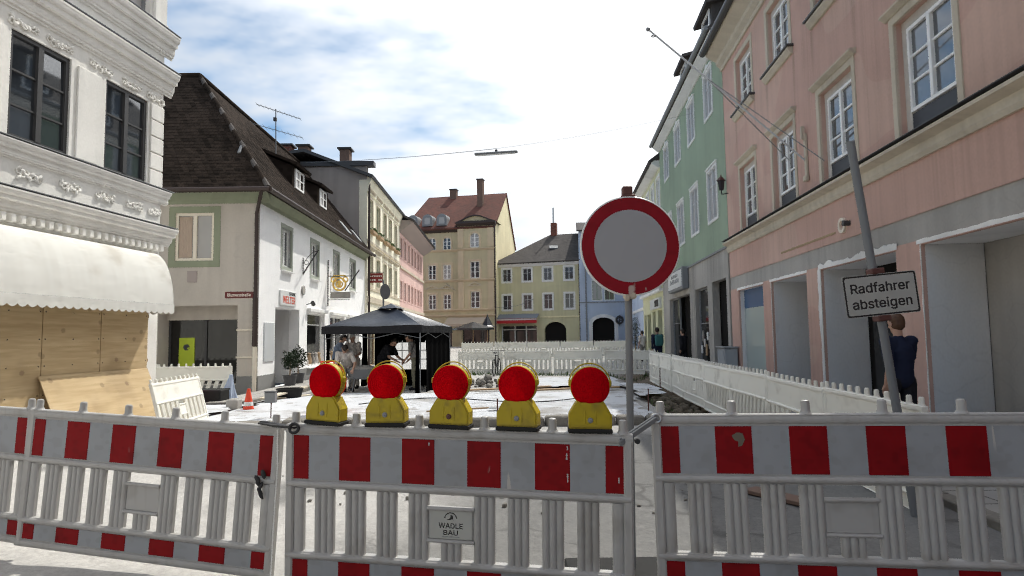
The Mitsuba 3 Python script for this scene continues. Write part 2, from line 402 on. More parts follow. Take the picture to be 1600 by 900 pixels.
class Fac:
    """a facade: s along it, out towards the street, z up"""
    def __init__(f, x0, y0, dx, dy, nx, ny):
        d = np.array([dx, dy, 0.0]); d /= np.linalg.norm(d)
        n = np.array([d[1], -d[0], 0.0]); n = n if n @ [nx, ny, 0] > 0 else -n
        f.o, f.d, f.n = np.array([x0, y0, 0.0]), d, n
        f.M = mat4(d, n, [0, 0, 1], f.o)

    def put(f, m): return moved(m, f.M)
    def box(f, s0, s1, o0, o1, z0, z1, b=0.0): return f.put(box2(s0, s1, o0, o1, z0, z1, b))
    def pt(f, s, o, z): return f.o + s * f.d + o * f.n + np.array([0, 0, z])

    def wall(f, s0, s1, z0, z1, holes=(), t=0.35, out=0.0):
        P = sbox(s0, z0, s1, z1)
        for h in holes:
            P = P.difference(sbox(*h) if not isinstance(h, Polygon) else h)
        m = cat([extr(g, t) for g in getattr(P, 'geoms', [P])])
        # polygon (s,z) extruded along +; map to (s, out, z)
        A = mat4([1, 0, 0], [0, 0, 1], [0, -1, 0], [0, out, 0])
        return f.put(moved(m, A))

    def profile(f, s0, s1, prof):
        """a moulding: prof = [(out, z)...] polygon extruded along s"""
        m = extr(Polygon(prof), s1 - s0)
        A = mat4([0, 1, 0], [0, 0, 1], [1, 0, 0], [s0, 0, 0])
        return f.put(moved(m, A))


def ring(x0, x1, z0, z1, w, bottom=True):
    P = sbox(x0 - w, z0 - (w if bottom else 0), x1 + w, z1 + w)
    return P.difference(sbox(x0, z0 - (0 if bottom else 1), x1, z1))


def window(f, B, s0, s1, z0, z1, rec=0.15, cols=2, rows=(1 / 3, 2 / 3), fw=0.06, bar=0.035, frame='white_paint', glass='glass_dark', single=False,
           surround=None, sw=0.13, so=0.03, sill=None, sill_m='zinc', arch=0.0, name='window', curtain=None, sur_bottom=True):
    """one window of building B: frame, glazing bars and panes are its own; surround and sill hang on it"""
    fr = []
    yo = -rec
    P = ring(s0 + fw, s1 - fw, z0 + fw, z1 - fw, fw)
    m = extr(P, 0.07)
    A = mat4([1, 0, 0], [0, 0, 1], [0, -1, 0], [0, yo + 0.035, 0])
    fr.append(f.put(moved(m, A)))
    w, h = s1 - s0 - 2 * fw, z1 - z0 - 2 * fw
    for i in range(1, cols):
        x = s0 + fw + w * i / cols
        fr.append(f.box(x - fw * 0.7, x + fw * 0.7, yo - 0.025, yo + 0.045, z0 + fw, z1 - fw))
    for r in rows:
        z = z0 + fw + h * r
        for i in range(cols):
            a, b = s0 + fw + w * i / cols, s0 + fw + w * (i + 1) / cols
            fr.append(f.box(a, b, yo - 0.02, yo + 0.02, z - bar / 2, z + bar / 2))
    k = part(B, name, cat(fr), frame)
    if single:
        if glass == 'glass_far': glass = ('glass_far', 'glass_far', 'glass_mid', 'glass_curtain')[RNG.integers(4)]
        part(k, 'pane', f.box(s0 + fw * 0.5, s1 - fw * 0.5, yo - 0.012, yo - 0.006, z0 + fw * 0.5, z1 - fw * 0.5), glass)
    else:
        zs = [0] + list(rows) + [1]
        for i in range(cols):
            for a, b in zip(zs, zs[1:]):
                t = RNG.normal(0, 0.006, 2)
                x0, x1 = s0 + fw + w * i / cols + 0.002, s0 + fw + w * (i + 1) / cols - 0.002
                q = box2(x0, x1, -0.003, 0.003, z0 + fw + h * a + 0.002, z0 + fw + h * b - 0.002)
                c = q.bounds.mean(0); R = rot([0, 0, 1], math.degrees(t[0])) @ rot([1, 0, 0], math.degrees(t[1]))
                q.apply_translation(-c); q.apply_transform(R); q.apply_translation(c + [0, yo - 0.012, 0])
                part(k, 'pane', f.put(q), glass)
    if curtain:
        part(k, 'curtain', f.box(s0 + fw, s1 - fw, yo - 0.09, yo - 0.07, z0 + fw, z1 - fw), curtain)
    if surround:
        part(k, 'surround', f.put(moved(extr(ring(s0, s1, z0, z1, sw, sur_bottom), 0.06 + so), mat4([1, 0, 0], [0, 0, 1], [0, -1, 0], [0, so, 0]))), surround)
    if sill:
        part(k, 'sill', f.put(moved(bbox((s0 + s1) / 2, 0.02, 0, s1 - s0 + 2 * sill, 0.2, 0.045, 0.008), tra(0, 0, z0 - 0.03 - (sw if surround and sur_bottom else 0)) @ rot([1, 0, 0], -6))), sill_m)
    return k


def roof_plane(pts, t=0.12):
    """slab under a polygon of 3D points (planar)"""
    P = np.asarray(pts, float)
    n = np.cross(P[1] - P[0], P[2] - P[0]); n /= np.linalg.norm(n)
    if n[2] < 0: n, P = -n, P[::-1]
    k = len(P)
    v = np.vstack([P, P - n * t])
    f = [[0, i, i + 1] for i in range(1, k - 1)] + [[k, k + i + 1, k + i] for i in range(1, k - 1)]
    for i in range(k):
        j = (i + 1) % k
        f += [[i, i + k, j + k], [i, j + k, j]]
    return trimesh.Trimesh(v, f, process=False)


def tiles_on(pts, w=0.18, course=0.16, lift=0.01, jitter=0.004, seed=1):
    """overlapping flat tiles on a planar roof polygon (first edge = eave): one mesh"""
    rng = np.random.default_rng(seed)
    P = np.asarray(pts, float)
    ex = P[1] - P[0]; ex /= np.linalg.norm(ex)
    n = np.cross(P[1] - P[0], P[2] - P[0]); n /= np.linalg.norm(n)
    if n[2] < 0: n = -n
    ey = np.cross(n, ex)
    if ey[2] < 0: ey = -ey
    L = Polygon([((p - P[0]) @ ex, (p - P[0]) @ ey) for p in P])
    x0, y0, x1, y1 = L.bounds
    quads_v = []
    for r in range(int((y1 - y0) / course) + 1):
        yb = y0 + r * course
        line = L.intersection(sbox(x0 - 1, yb + 0.3 * course, x1 + 1, yb + 0.4 * course))
        if line.is_empty: continue
        a, _, b, _ = line.bounds
        off = (w / 2 if r % 2 else 0)
        xs = np.arange(x0 - off, x1, w)
        for x in xs:
            l, rr = max(x + 0.004, a), min(x + w - 0.004, b)
            if rr - l < 0.03: continue
            dz = lift + rng.uniform(0, jitter)
            tilt = rng.uniform(-jitter, jitter)
            top = min(yb + course * 1.25, y1)
            c = [(l, yb, 0.021 + dz + tilt), (rr, yb, 0.021 + dz - tilt), (rr, top, 0.012 + dz), (l, top, 0.012 + dz), (l, yb, 0.010 + dz), (rr, yb, 0.010 + dz)]
            quads_v.append([P[0] + ex * u + ey * v + n * h for u, v, h in c])
    V = np.array(quads_v).reshape(-1, 3)
    k = len(quads_v); base = (np.arange(k) * 6)[:, None]
    F = np.vstack([base + [0, 1, 2], base + [0, 2, 3], base + [4, 5, 1], base + [4, 1, 0], base + [4, 0, 3], base + [5, 2, 1]])
    return trimesh.Trimesh(V, F, process=False)


scene['lens_back'] = {'type': 'principledthin', 'base_color': {'type': 'rgb', 'value': [0.80, 0.10, 0.03]}, 'roughness': 0.2, 'diff_trans': 1.5, 'spec_trans': 0.0}


# ------------------------------------------------------------------ ground
def gh(x, y):
    x, y = np.asarray(x, float), np.asarray(y, float)
    st = lambda a, b, v: (lambda t: t * t * (3 - 2 * t))(np.clip((v - a) / (b - a), 0, 1))
    h = -0.07 * st(9, 14, y) + 0.57 * st(28, 58, y)
    e = x - 0.075 * y
    trench = st(1.7, 2.4, e) * st(3.3, 2.9, e) * st(9.5, 11.5, y) * st(31, 25, y)
    h = h - 0.16 * trench * (0.6 + 0.8 * meshkit.fbm(np.stack([x * 1.1, y * 1.1, 0 * x], -1), 3))
    pit = st(10.9, 11.0, y) * st(11.9, 11.5, y) * st(-4.6, -4.2, x) * st(3.0, 2.6, x)
    rough = meshkit.fbm(np.stack([x * 2.3, y * 2.3, 0 * x], -1), 4, seed=3) - 0.5
    near = st(60, 25, y) * st(-16, -9, x) * st(14, 8, x)
    return h + near * rough * (0.03 + 0.12 * trench)


gx = np.concatenate([[-90, -60, -40, -25, -16], np.arange(-12, 9.01, 0.16), [12, 16, 25, 40, 60, 90]])
gy = np.concatenate([[-60, -30, -12, -6], np.arange(-2, 30, 0.16), np.arange(30, 62, 1.0), [64, 70, 80, 110, 160, 240]])
X, Y = np.meshgrid(gx, gy)
V = np.c_[X.ravel(), Y.ravel(), gh(X, Y).ravel()]
nx = len(gx)
ii = (np.arange(len(gy) - 1)[:, None] * nx + np.arange(nx - 1)[None]).ravel()
struct('ground', trimesh.Trimesh(V, np.vstack([np.c_[ii, ii + 1, ii + nx + 1], np.c_[ii, ii + nx + 1, ii + nx]]), process=False), 'ground_mix', smooth=True)


def pavement(name, p, q, width, side, stones=True, z=0.06):
    """a pavement strip with a row of kerb stones along p->q"""
    p, q = np.array(p, float), np.array(q, float)
    d = q - p; L = np.linalg.norm(d); d /= L; n = np.array([d[1], -d[0]]) * side
    M = mat4([*d, 0], [*n, 0], [0, 0, 1], [*p, 0])
    pv = struct(name, moved(box2(0, L, 0.155, width, -0.35, z), M), 'paving')
    kk = struct('kerb', moved(box2(0, L, 0.02, 0.15, -0.35, z - 0.03), M), 'concrete')
    N = min(int(L), 40)
    for i in range(N):
        a, b = L * i / N, L * (i + 1) / N - 0.012
        part(kk, 'stone', moved(bbox((a + b) / 2, 0.075, z - 0.10 + RNG.normal(0, 0.004), b - a, 0.15, 0.24, 0.012), M), 'rough_stone')


pavement('pavement', (-6.15, 15.0), (-6.35, 34), 1.0, -1)
pavement('pavement', (2.78, -6.0), (6.35, 41.0), 1.5, 1, z=0.05)

# ------------------------------------------------------------------ left corner house
FL = Fac(-7.3, 18.4, -0.017, 1, 1, 0)
FF = Fac(-7.3, 18.4, 1, 0, 0, -1)
B = thing('corner_house', 'low corner house with steep dark tiled roof, beige front and sunlit white side over shops', 'house')
lw = [(1.77, 2.95), (4.87, 6.12), (8.07, 9.2), (10.98, 12.24)]
holes = [(a, 3.78, b, 5.22) for a, b in lw] + [(1.36, 0.0, 3.72, 2.5), (4.62, 0.5, 6.9, 2.45), (7.7, 0.5, 10.1, 2.42), (10.5, 0.5, 13.0, 2.42)]
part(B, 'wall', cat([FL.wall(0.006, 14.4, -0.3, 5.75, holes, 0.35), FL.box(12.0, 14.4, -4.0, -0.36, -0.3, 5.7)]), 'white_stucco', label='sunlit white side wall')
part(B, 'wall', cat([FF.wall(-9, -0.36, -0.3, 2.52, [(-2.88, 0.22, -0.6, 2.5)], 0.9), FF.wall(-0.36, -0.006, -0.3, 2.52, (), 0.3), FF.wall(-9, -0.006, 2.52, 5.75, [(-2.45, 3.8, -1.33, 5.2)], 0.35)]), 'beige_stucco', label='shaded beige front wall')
for f, a, b, hs in ((FL, 0.0, 14.4, [(1.36, -1, 3.72, 2)]), (FF, -9, 0.025, [(-2.88, 0.22, -0.6, 2.5)])):
    part(B, 'plinth', f.wall(a, b, -0.3, 0.46, hs, 0.06, out=0.025), 'plinth_render')
part(B, 'frieze', cat([FL.profile(-0.0, 14.4, [(0, 5.46), (0.03, 5.46), (0.05, 5.56), (0.30, 5.80), (0.30, 5.86), (0, 5.86)]), FF.profile(-9, 0.30, [(0.0, 5.46), (0.03, 5.46), (0.05, 5.56), (0.30, 5.80), (0.30, 5.86), (0, 5.86)])]), 'sage_paint', label='sage green band under the eaves')
for a, b in lw:
    window(FL, B, a + 0.12, b - 0.12, 3.84, 5.1, rec=0.14, cols=2, rows=(), fw=0.07, surround='pale_sage', sw=0.12, so=0.012, sill=0.03, sill_m='white_paint', curtain='curtain' if a < 2 else None)
wk = window(FF, B, -2.45, -1.33, 3.8, 5.2, rec=0.06, cols=2, rows=(), fw=0.075, frame='cream_paint', surround='sage_paint', sw=0.19, so=0.014, glass='glass_curtain')
# curtains behind the front window read through the glass: two gathered strips, one per sash
cm = []
for x0, x1 in ((-2.36, -1.98),):
    xs = np.linspace(x0, x1, 40); zz = np.array([3.9, 5.1])
    v = np.array([[x, -0.055 + 0.008 * math.sin(i * 1.3), z] for z in zz for i, x in enumerate(xs)])
    f = [[i, i + 1, i + 41] for i in range(39)] + [[i, i + 41, i + 40] for i in range(39)]
    cm.append(FF.put(trimesh.Trimesh(v, f, process=False)))
part(wk, 'curtain', cat(cm), 'curtain')
part(B, 'vent', FF.box(-2.07, -1.79, 0.0, 0.02, 3.17, 3.50), 'soffit_grey')
# front recess: fascia, shop window, door
part(B, 'fascia', FF.box(-2.88, -0.6, -0.62, -0.5, 2.1, 2.5), 'beige_stucco')
g = part(B, 'shop_window', cat([FF.box(-2.88, -0.6, -0.66, -0.6, 0.22, 0.3), FF.box(-1.82, -1.75, -0.66, -0.59, 0.3, 2.1), FF.box(-2.88, -2.82, -0.66, -0.59, 0.3, 2.1)]), 'dark_metal')
part(g, 'pane', FF.box(-2.82, -1.82, -0.64, -0.63, 0.3, 2.1), 'shop_glass')
part(g, 'pane', FF.box(-1.75, -0.6, -0.64, -0.63, 0.3, 2.1), 'shop_glass')
po = part(B, 'poster', FF.box(-2.58, -2.12, -0.625, -0.61, 0.75, 1.58), 'lime_poster', label='lime green poster in the shop window')
part(po, 'emblem', FF.put(moved(extr(Point(0, 0).buffer(0.09).difference(Point(0.05, -0.03).buffer(0.03)), 0.004), mat4([1, 0, 0], [0, 0, 1], [0, -1, 0], [-2.36, -0.605, 1.3]))), 'grey_panel')
# side entrance recess and shop windows
part(B, 'reveal', cat([FL.box(3.722, 3.80, -1.25, -0.352, 0, 2.5), FL.box(1.28, 1.358, -1.25, -0.352, 0, 2.5), FL.box(1.36, 3.72, -1.25, -0.352, 2.502, 2.56)]), 'reveal_plaster')
dk = part(B, 'door', FL.box(1.36, 3.72, -1.3, -1.22, 0.0, 2.5), 'interior_dark', label='dark recessed shop door')
part(dk, 'pane', FL.box(1.5, 2.6, -1.215, -1.205, 0.2, 2.15), 'shop_glass')
part(dk, 'notice', FL.box(2.75, 3.05, -1.212, -1.2, 1.35, 1.6), 'sign_white')
for a, b, z in ((4.62, 6.9, 2.45), (7.7, 10.1, 2.42), (10.5, 13.0, 2.42)):
    k = window(FL, B, a, b, 0.5, z, rec=0.18, cols=1 if a < 5 else 2, rows=(0.8,), fw=0.06, frame='white_paint', glass='shop_glass', sill=0.03, sill_m='white_paint')
    for q in range(5):
        x = a + 0.3 + q * (b - a - 0.6) / 4
        part(k, 'display', FL.put(lathe([[0.001, 0], [0.10, 0.0], [0.11, 0.1], [0.05, 0.3 + 0.1 * (q % 2)], [0.08, 0.36], [0.001, 0.42]], 10).apply_translation([x, -0.14, 0.58])), ('cloth_pale', 'wood', 'cloth_grey')[q % 3])
    part(k, 'awning_box', FL.box(a - 0.05, b + 0.05, 0.0, 0.14, z + 0.02, z + 0.16, 0.02), 'white_trim')
part(B, 'notice_panel', FL.box(0.42, 1.25, 0.0, 0.03, 0.85, 2.0), 'blind', label='pale grey-green panel beside the side door')
# roof
E1, E2 = np.array([-6.90, 17.95, 5.80]), np.array([-7.16, 33.0, 5.80])
AP, RE = np.array([-10.72, 21.55, 10.62]), np.array([-11.0, 33.0, 10.62])
FWL, FRL = np.array([-20, 17.95, 5.8]), np.array([-20, 21.55, 10.62])
front = [FWL, E1, AP, FRL]; side = [E1, E2, RE, AP]
rf = part(B, 'roof', cat([roof_plane(front), roof_plane(side), roof_plane([RE, np.array([-15.2, 33, 5.8]), np.array([-14.9, 25.2, 5.8]), AP]), roof_plane([FRL, AP, np.array([-14.9, 25.2, 5.8]), np.array([-20, 25.2, 5.8])])]), 'tile_dark', label='steep dark brown tiled roof')
part(rf, 'tiles', cat([tiles_on(front, seed=2), tiles_on(side, seed=3)]), 'tile_dark', kind='stuff')
for i in range(20):
    a, b = E1 + (AP - E1) * (i / 20), E1 + (AP - E1) * ((i + 1.12) / 20)
    m = rod(a + [0, 0, 0.015], b + [0, 0, 0.045], 0.085, 10, 0.065)
    part(rf, 'hip_tile', m, 'tile_grey' if i % 3 == 0 else 'tile_dark')
part(rf, 'ridge_tiles', cat([rod(FRL + [0, 0, .02], AP + [0, 0, .02], 0.10, 10), rod(AP + [0, 0, .02], RE + [0, 0, .02], 0.10, 10)]), 'tile_dark')
part(rf, 'roof_vent', moved(cat([bbox(0, 0, 0, 0.10, 0.12, 0.34, 0.02)]), tra(-8.15, 18.98, 7.22) @ rot([1, 0, 0], -35)), 'zinc')
for fy, zz in ((23.7, 7.05), (26.9, 7.05)):
    x0 = -7.86 - 0.017 * (fy - 18)
    dm = part(rf, 'dormer', cat([roof_plane([(x0 + 0.22, fy - 0.85, zz + 0.86), (x0 + 0.22, fy + 0.85, zz + 0.86), (x0 - 1.9, fy + 0.85, zz + 1.75), (x0 - 1.9, fy - 0.85, zz + 1.75)], 0.1),
                                 trimesh.convex.convex_hull([(x0, fy - 0.72, zz - 0.25), (x0, fy + 0.72, zz - 0.25), (x0, fy - 0.72, zz + 0.78), (x0, fy + 0.72, zz + 0.78), (x0 - 1.6, fy - 0.72, zz + 1.45), (x0 - 1.6, fy + 0.72, zz + 1.45), (x0 - 1.4, fy + 0.72, zz + 0.5), (x0 - 1.4, fy - 0.72, zz + 0.5)])]), 'tile_dark', label='dark shed dormer with a small white window')
    fd = Fac(x0, fy - 0.5, -0.017, 1, 1, 0)
    fd.M[2, 3] = 0
    fr = extr(ring(0.07, 0.93, zz + 0.07, zz + 0.66, 0.07), 0.05)
    mm = cat([fd.put(moved(fr, mat4([1, 0, 0], [0, 0, 1], [0, -1, 0], [0, 0.05, 0]))), fd.box(0.46, 0.54, 0.0, 0.05, zz + 0.07, zz + 0.66), fd.box(0.07, 0.93, 0.005, 0.045, zz + 0.36, zz + 0.4)])
    part(dm, 'window', mm, 'white_paint'); part(dm, 'pane', fd.box(0.03, 0.97, 0.002, 0.012, zz + 0.03, zz + 0.7), 'glass_curtain')
for fy, t in ((29.2, 0.5), (31.2, 0.45)):
    p = E1 + (E2 - E1) * ((fy - 17.9) / 15.1) + (AP - E1) * np.array([1, 0, 1]) * 0.3 * t
    part(rf, 'skylight', moved(bbox(0, 0, 0, 0.75, 0.55, 0.08, 0.01), tra(p[0], p[1], p[2] + 0.06) @ rot([0, 1, 0], 51)), 'zinc')
gt = part(B, 'gutter', cat([rod(FWL + [0, -0.06, -0.04], E1 + [0.06, -0.06, -0.04], 0.075, 10), rod(E1 + [0.06, -0.06, -0.04], E2 + [0.06, 0, -0.04], 0.075, 10)]), 'copper_brown')
part(B, 'downpipe', cat([pipe([(-7.05, 17.85, 5.72), (-7.25, 18.2, 5.45), (-7.36, 18.31, 5.15), (-7.36, 18.31, 1.55)], 0.055), rod((-7.36, 18.31, 1.3), (-7.36, 18.31, 2.7), 0.075)]), 'copper_brown', label='dark brown downpipe at the corner')
part(B, 'downpipe', rod((-7.36, 18.31, -0.1), (-7.36, 18.31, 1.3), 0.06), 'cream_paint', label='pale lower downpipe')
for z in (1.76, 0.98): part(B, 'wall_strip', FF.box(-0.62, 0.0, 0.0, 0.03, z, z + 0.04), 'cream_paint')

# street name plate
k = thing('street_sign', 'small dark red street name plate on the beige wall of the corner house', 'street sign')
part(k, 'plate', FF.box(-0.97, -0.15, 0.002, 0.02, 2.70, 2.88, 0.006), 'street_enamel')
tm = meshkit.text_mesh('Blumenstraße', 0.085, 0.004, True); tm.apply_translation(-tm.bounds.mean(0)); s = 0.68 / tm.extents[0]; tm.apply_scale([s, 1.0, 1])
part(k, 'lettering', FF.put(moved(tm, mat4([1, 0, 0], [0, 0, 1], [0, 1, 0], [-0.56, 0.022, 2.79]))), 'pale_letters')
# shop sign
k = thing('shop_sign', 'cream shop sign with small black and large red lettering above the side door', 'shop sign')
part(k, 'board', FL.box(1.68, 3.22, 0.002, 0.05, 2.58, 3.06, 0.01), 'sign_white')
for txt, h, zc, sc, w, m in (('SCHUHE', 0.10, 2.98, 2.80, 0.62, 'black_letters'), ('WELTER', 0.22, 2.77, 2.5, 1.2, 'red_letters')):
    tm = meshkit.text_mesh(txt, h, 0.006, True); tm.apply_translation(-tm.bounds.mean(0)); tm.apply_scale([w / tm.extents[0], 1, 1])
    part(k, 'lettering', FL.put(moved(tm, mat4([1, 0, 0], [0, 0, 1], [0, 1, 0], [sc, 0.054, zc]))), m)

# ------------------------------------------------------------------ cream house with grey firewall
F2 = Fac(-7.45, 32.7, -0.017, 1, 1, 0)
B = thing('cream_house', 'tall cream house with green windows and a bare grey-brown firewall beside the corner house', 'house')
ws = [(0.55, 1.5), (2.5, 3.5), (4.55, 5.55), (6.4, 7.4), (8.4, 9.4)]
holes = [(a, z0, b, z1) for a, b in ws for z0, z1 in ((7.25, 8.85), (4.3, 5.85))] + [(0.8, 0, 3.2, 2.9), (4, 0, 6.4, 2.9), (7.2, 0, 9.6, 2.9)]
part(B, 'wall', F2.wall(0.0, 10.6, -0.2, 9.7, holes, 0.4), 'cream_stucco')
FWm = Fac(-7.46, 32.7, -1, 0, 0, -1)
part(B, 'firewall', FWm.wall(0.0, 9.5, -0.2, 10.45, (), 0.3), 'firewall_plaster', label='bare grey-brown firewall')
part(B, 'rear_block', box2(-16.5, -7.95, 33.1, 43.0, 0, 10.3), 'firewall_plaster')
for a, b in ws:
    for z0, z1 in ((7.25, 8.85), (4.3, 5.85)):
        k = window(F2, B, a, b, z0, z1, rec=0.16, cols=2, rows=(0.68,), fw=0.06, frame='window_green', glass='glass_far', single=True, surround='trim_stone', sw=0.14, so=0.03)
        part(k, 'cornice', F2.profile(a - 0.25, b + 0.25, [(0, z1 + 0.3), (0.06, z1 + 0.3), (0.16, z1 + 0.4), (0.16, z1 + 0.45), (0, z1 + 0.5)]), 'trim_stone')
        if z0 > 7:
            part(k, 'flower_box', F2.box(a - 0.1, b + 0.1, 0.04, 0.26, z0 - 0.28, z0 - 0.1, 0.02), 'wood')
            pl = []
            for q in range(26):
                p = F2.pt(RNG.uniform(a - 0.1, b + 0.1), RNG.uniform(0.06, 0.28), z0 - 0.08 + RNG.uniform(0, 0.14)); e = trimesh.creation.icosphere(0, RNG.uniform(0.03, 0.06)); e.apply_translation(p); pl.append(e)
            part(k, 'plants', cat(pl), 'leaf_mid', kind='stuff')
for a, b in ((0.8, 3.2), (4, 6.4), (7.2, 9.6)):
    window(F2, B, a, b, 0.0, 2.9, rec=0.3, cols=2, rows=(0.75,), frame='wood', glass='shop_glass', name='shop_window')
part(B, 'cornice', F2.profile(-0.0, 10.6, [(0, 9.1), (0.06, 9.1), (0.08, 9.35), (0.22, 9.7), (0.25, 9.85), (0, 9.9)]), 'cream_stucco')
part(B, 'band', cat([F2.box(0, 10.6, 0, 0.09, 3.35, 3.65), F2.box(0, 10.6, 0, 0.06, 6.45, 6.6), F2.box(0, 10.6, 0, 0.05, 4.02, 4.12)]), 'trim_stone')
rf = part(B, 'roof', cat([roof_plane([F2.pt(-0.25, 0.36, 9.9), F2.pt(10.7, 0.36, 9.9), F2.pt(10.7, -3.2, 11.3), F2.pt(-0.25, -3.2, 11.3)], 0.16), FWm.box(-0.38, 9.6, -0.4, 0.12, 10.42, 10.66), roof_plane([F2.pt(-0.25, -3.2, 11.3), F2.pt(10.7, -3.2, 11.3), F2.pt(10.7, -9, 10.5), F2.pt(-0.25, -9, 10.5)], 0.16)]), 'dark_metal')
for px_, w, z1, m in ((-12.2, 0.56, 12.0, 'brick'), (-11.25, 0.55, 11.95, 'chimney_render'), (-9.0, 0.52, 11.75, 'chimney_render')):
    c = part(rf, 'chimney', bbox(px_, 34.4, (10.3 + z1) / 2, w, 0.6, z1 - 10.3, 0.01), m)
    part(c, 'cap', bbox(px_, 34.4, z1 + 0.05, w + 0.24, 0.8, 0.09, 0.01), 'dark_metal')
part(B, 'downpipe', rod(F2.pt(0.1, 0.1, 0), F2.pt(0.1, 0.1, 9.6), 0.06), 'copper_brown')

# ------------------------------------------------------------------ rose house
F3 = Fac(-7.65, 43.4, -0.017, 1, 1, 0)
B = thing('rose_house', 'rose pink house with wide pale eaves between the cream and the ochre house', 'house')
cs = [0.6, 2.4, 4.3, 6.1, 7.9, 9.7, 11.4]
holes = [(c - 0.5, z0, c + 0.5, z1) for c in cs for z0, z1 in ((7.05, 8.4), (4.1, 5.4), (0.8, 3.0))]
part(B, 'wall', F3.wall(0.0, 13.2, 0, 8.85, holes, 0.4), 'rose_stucco')
part(B, 'rear_block', F3.box(0.0, 13.2, -9, -0.42, 0, 8.8), 'rose_stucco')
for c in cs:
    for z0, z1 in ((7.05, 8.4), (4.1, 5.4), (0.8, 3.0)):
        window(F3, B, c - 0.5, c + 0.5, z0, z1, rec=0.14, cols=2, rows=(0.66,), glass='glass_far', single=True, surround='rose_stucco', sw=0.1, so=0.03)
part(B, 'band', cat([F3.box(0, 13.2, 0, 0.10, 6.25, 6.42), F3.box(0, 13.2, 0, 0.10, 3.4, 3.6)]), 'trim_stone')
part(B, 'eaves', F3.profile(-0.2, 13.4, [(0, 8.7), (0.1, 8.75), (0.95, 9.35), (0.95, 9.5), (0, 9.5)]), 'soffit_grey')
part(B, 'roof', cat([roof_plane([F3.pt(-0.3, 1.05, 9.5), F3.pt(13.5, 1.05, 9.5), F3.pt(13.5, -4.5, 12.2), F3.pt(-0.3, -4.5, 12.2)], 0.15), roof_plane([F3.pt(-0.3, -4.5, 12.2), F3.pt(13.5, -4.5, 12.2), F3.pt(13.5, -9.2, 9.2), F3.pt(-0.3, -9.2, 9.2)], 0.15)]), 'tile_grey')

# ------------------------------------------------------------------ ochre house
a_ = math.radians(12)
FO = Fac(-1.65, 64.2, -math.cos(a_), math.sin(a_), 0, -1)
B = thing('ochre_house', 'four storey ochre house with red tiled roof, dormers and a projecting bay', 'house')
def arch_poly(s0, s1, z0, z1, n=10):
    r = (s1 - s0) / 2; c = (s0 + s1) / 2
    return Polygon([(s0, z0), (s1, z0), (s1, z1 - r)] + [(c + r * math.cos(t), z1 - r + r * math.sin(t)) for t in np.linspace(0, math.pi, n)][1:] + [(s0, z1 - r)])
cw = [(5.1, 0.85), (6.7, 0.85), (8.25, 0.85)]
H = []
for c, w in cw:
    H += [arch_poly(c - w / 2, c + w / 2, 10.4, 11.7), (c - w / 2, 7.36, c + w / 2, 8.9), (c - w / 2, 4.3, c + w / 2, 5.85)]
part(B, 'wall', FO.wall(3.85, 9.6, 0, 12.5, H + [(4.6, 0, 9.0, 2.3)], 0.4), 'ochre_stucco')
HB = [arch_poly(1.6, 2.55, 10.5, 12.0), (1.55, 7.36, 2.55, 9.1), (1.5, 4.35, 2.5, 6.05), (0.6, 0, 3.4, 2.4)]
part(B, 'bay', FO.wall(-0.0, 3.85, 0, 13.0, HB, 0.75, out=0.35), 'ochre_stucco')
FG = Fac(-1.65, 64.2, math.sin(a_), math.cos(a_), 1, 0)
Pg = Polygon([(0.42, 0), (10, 0), (10, 11.5), (5.4, 17.1), (0.42, 13.0)])
part(B, 'gable_wall', FG.wall(0, 0, 0, 0.1, (), 0.1) if False else FG.put(moved(extr(Pg, 0.35), mat4([1, 0, 0], [0, 0, 1], [0, -1, 0], [0, -0.003, 0]))), 'gable_cream', label='sunlit pale yellow gable wall')
part(B, 'rear_block', FO.box(0.4, 9.6, -9.9, -0.45, 0, 11.4), 'ochre_stucco')
def bay_off(f, o):
    g = Fac(*(f.pt(0, o, 0)[:2]), f.d[0], f.d[1], f.n[0], f.n[1]); return g
FOB = bay_off(FO, 0.35)
for f, c, w, hgt in [(FO, c, w, 0) for c, w in cw] + [(FOB, 2.05, 0.98, 1)]:
    for r, (z0, z1) in enumerate(((10.4 + 0.1 * hgt, 11.7 + 0.3 * hgt), (7.36, 8.9 + 0.2 * hgt), (4.3 + .05 * hgt, 5.85 + 0.2 * hgt))):
        k = window(f, B, c - w / 2, c + w / 2, z0, z1, rec=0.12, cols=2, rows=(0.36, 0.68), fw=0.09, bar=0.05, glass='glass_far', single=True)
        if r == 0:
            P = arch_poly(c - w / 2 - 0.16, c + w / 2 + 0.16, z0, z1 + 0.16).difference(arch_poly(c - w / 2, c + w / 2, z0, z1))
            part(k, 'surround', f.put(moved(extr(P, 0.09), mat4([1, 0, 0], [0, 0, 1], [0, -1, 0], [0, 0.05, 0]))), 'ochre_trim')
        else:
            part(k, 'surround', f.put(moved(extr(ring(c - w / 2, c + w / 2, z0, z1, 0.2), 0.09), mat4([1, 0, 0], [0, 0, 1], [0, -1, 0], [0, 0.05, 0]))), 'ochre_trim')
            if r == 2:
                part(k, 'pediment', f.put(moved(extr(Polygon([(c - 0.85, z1 + 0.55), (c + 0.85, z1 + 0.55), (c, z1 + 0.95)]).difference(Polygon([(c - 0.55, z1 + 0.62), (c + 0.55, z1 + 0.62), (c, z1 + 0.85)])), 0.14), mat4([1, 0, 0], [0, 0, 1], [0, -1, 0], [0, 0.13, 0]))), 'trim_stone')
for f, s0, s1 in ((FO, 3.852, 9.6), (FOB, -0.06, 3.9)):
    for z in (10.22, 4.05, 7.08, 3.5): part(B, 'cornice', f.profile(s0, s1, [(0, z), (0.06, z), (0.20, z + 0.14), (0.20, z + 0.2), (0, z + 0.24)]), 'ochre_trim')
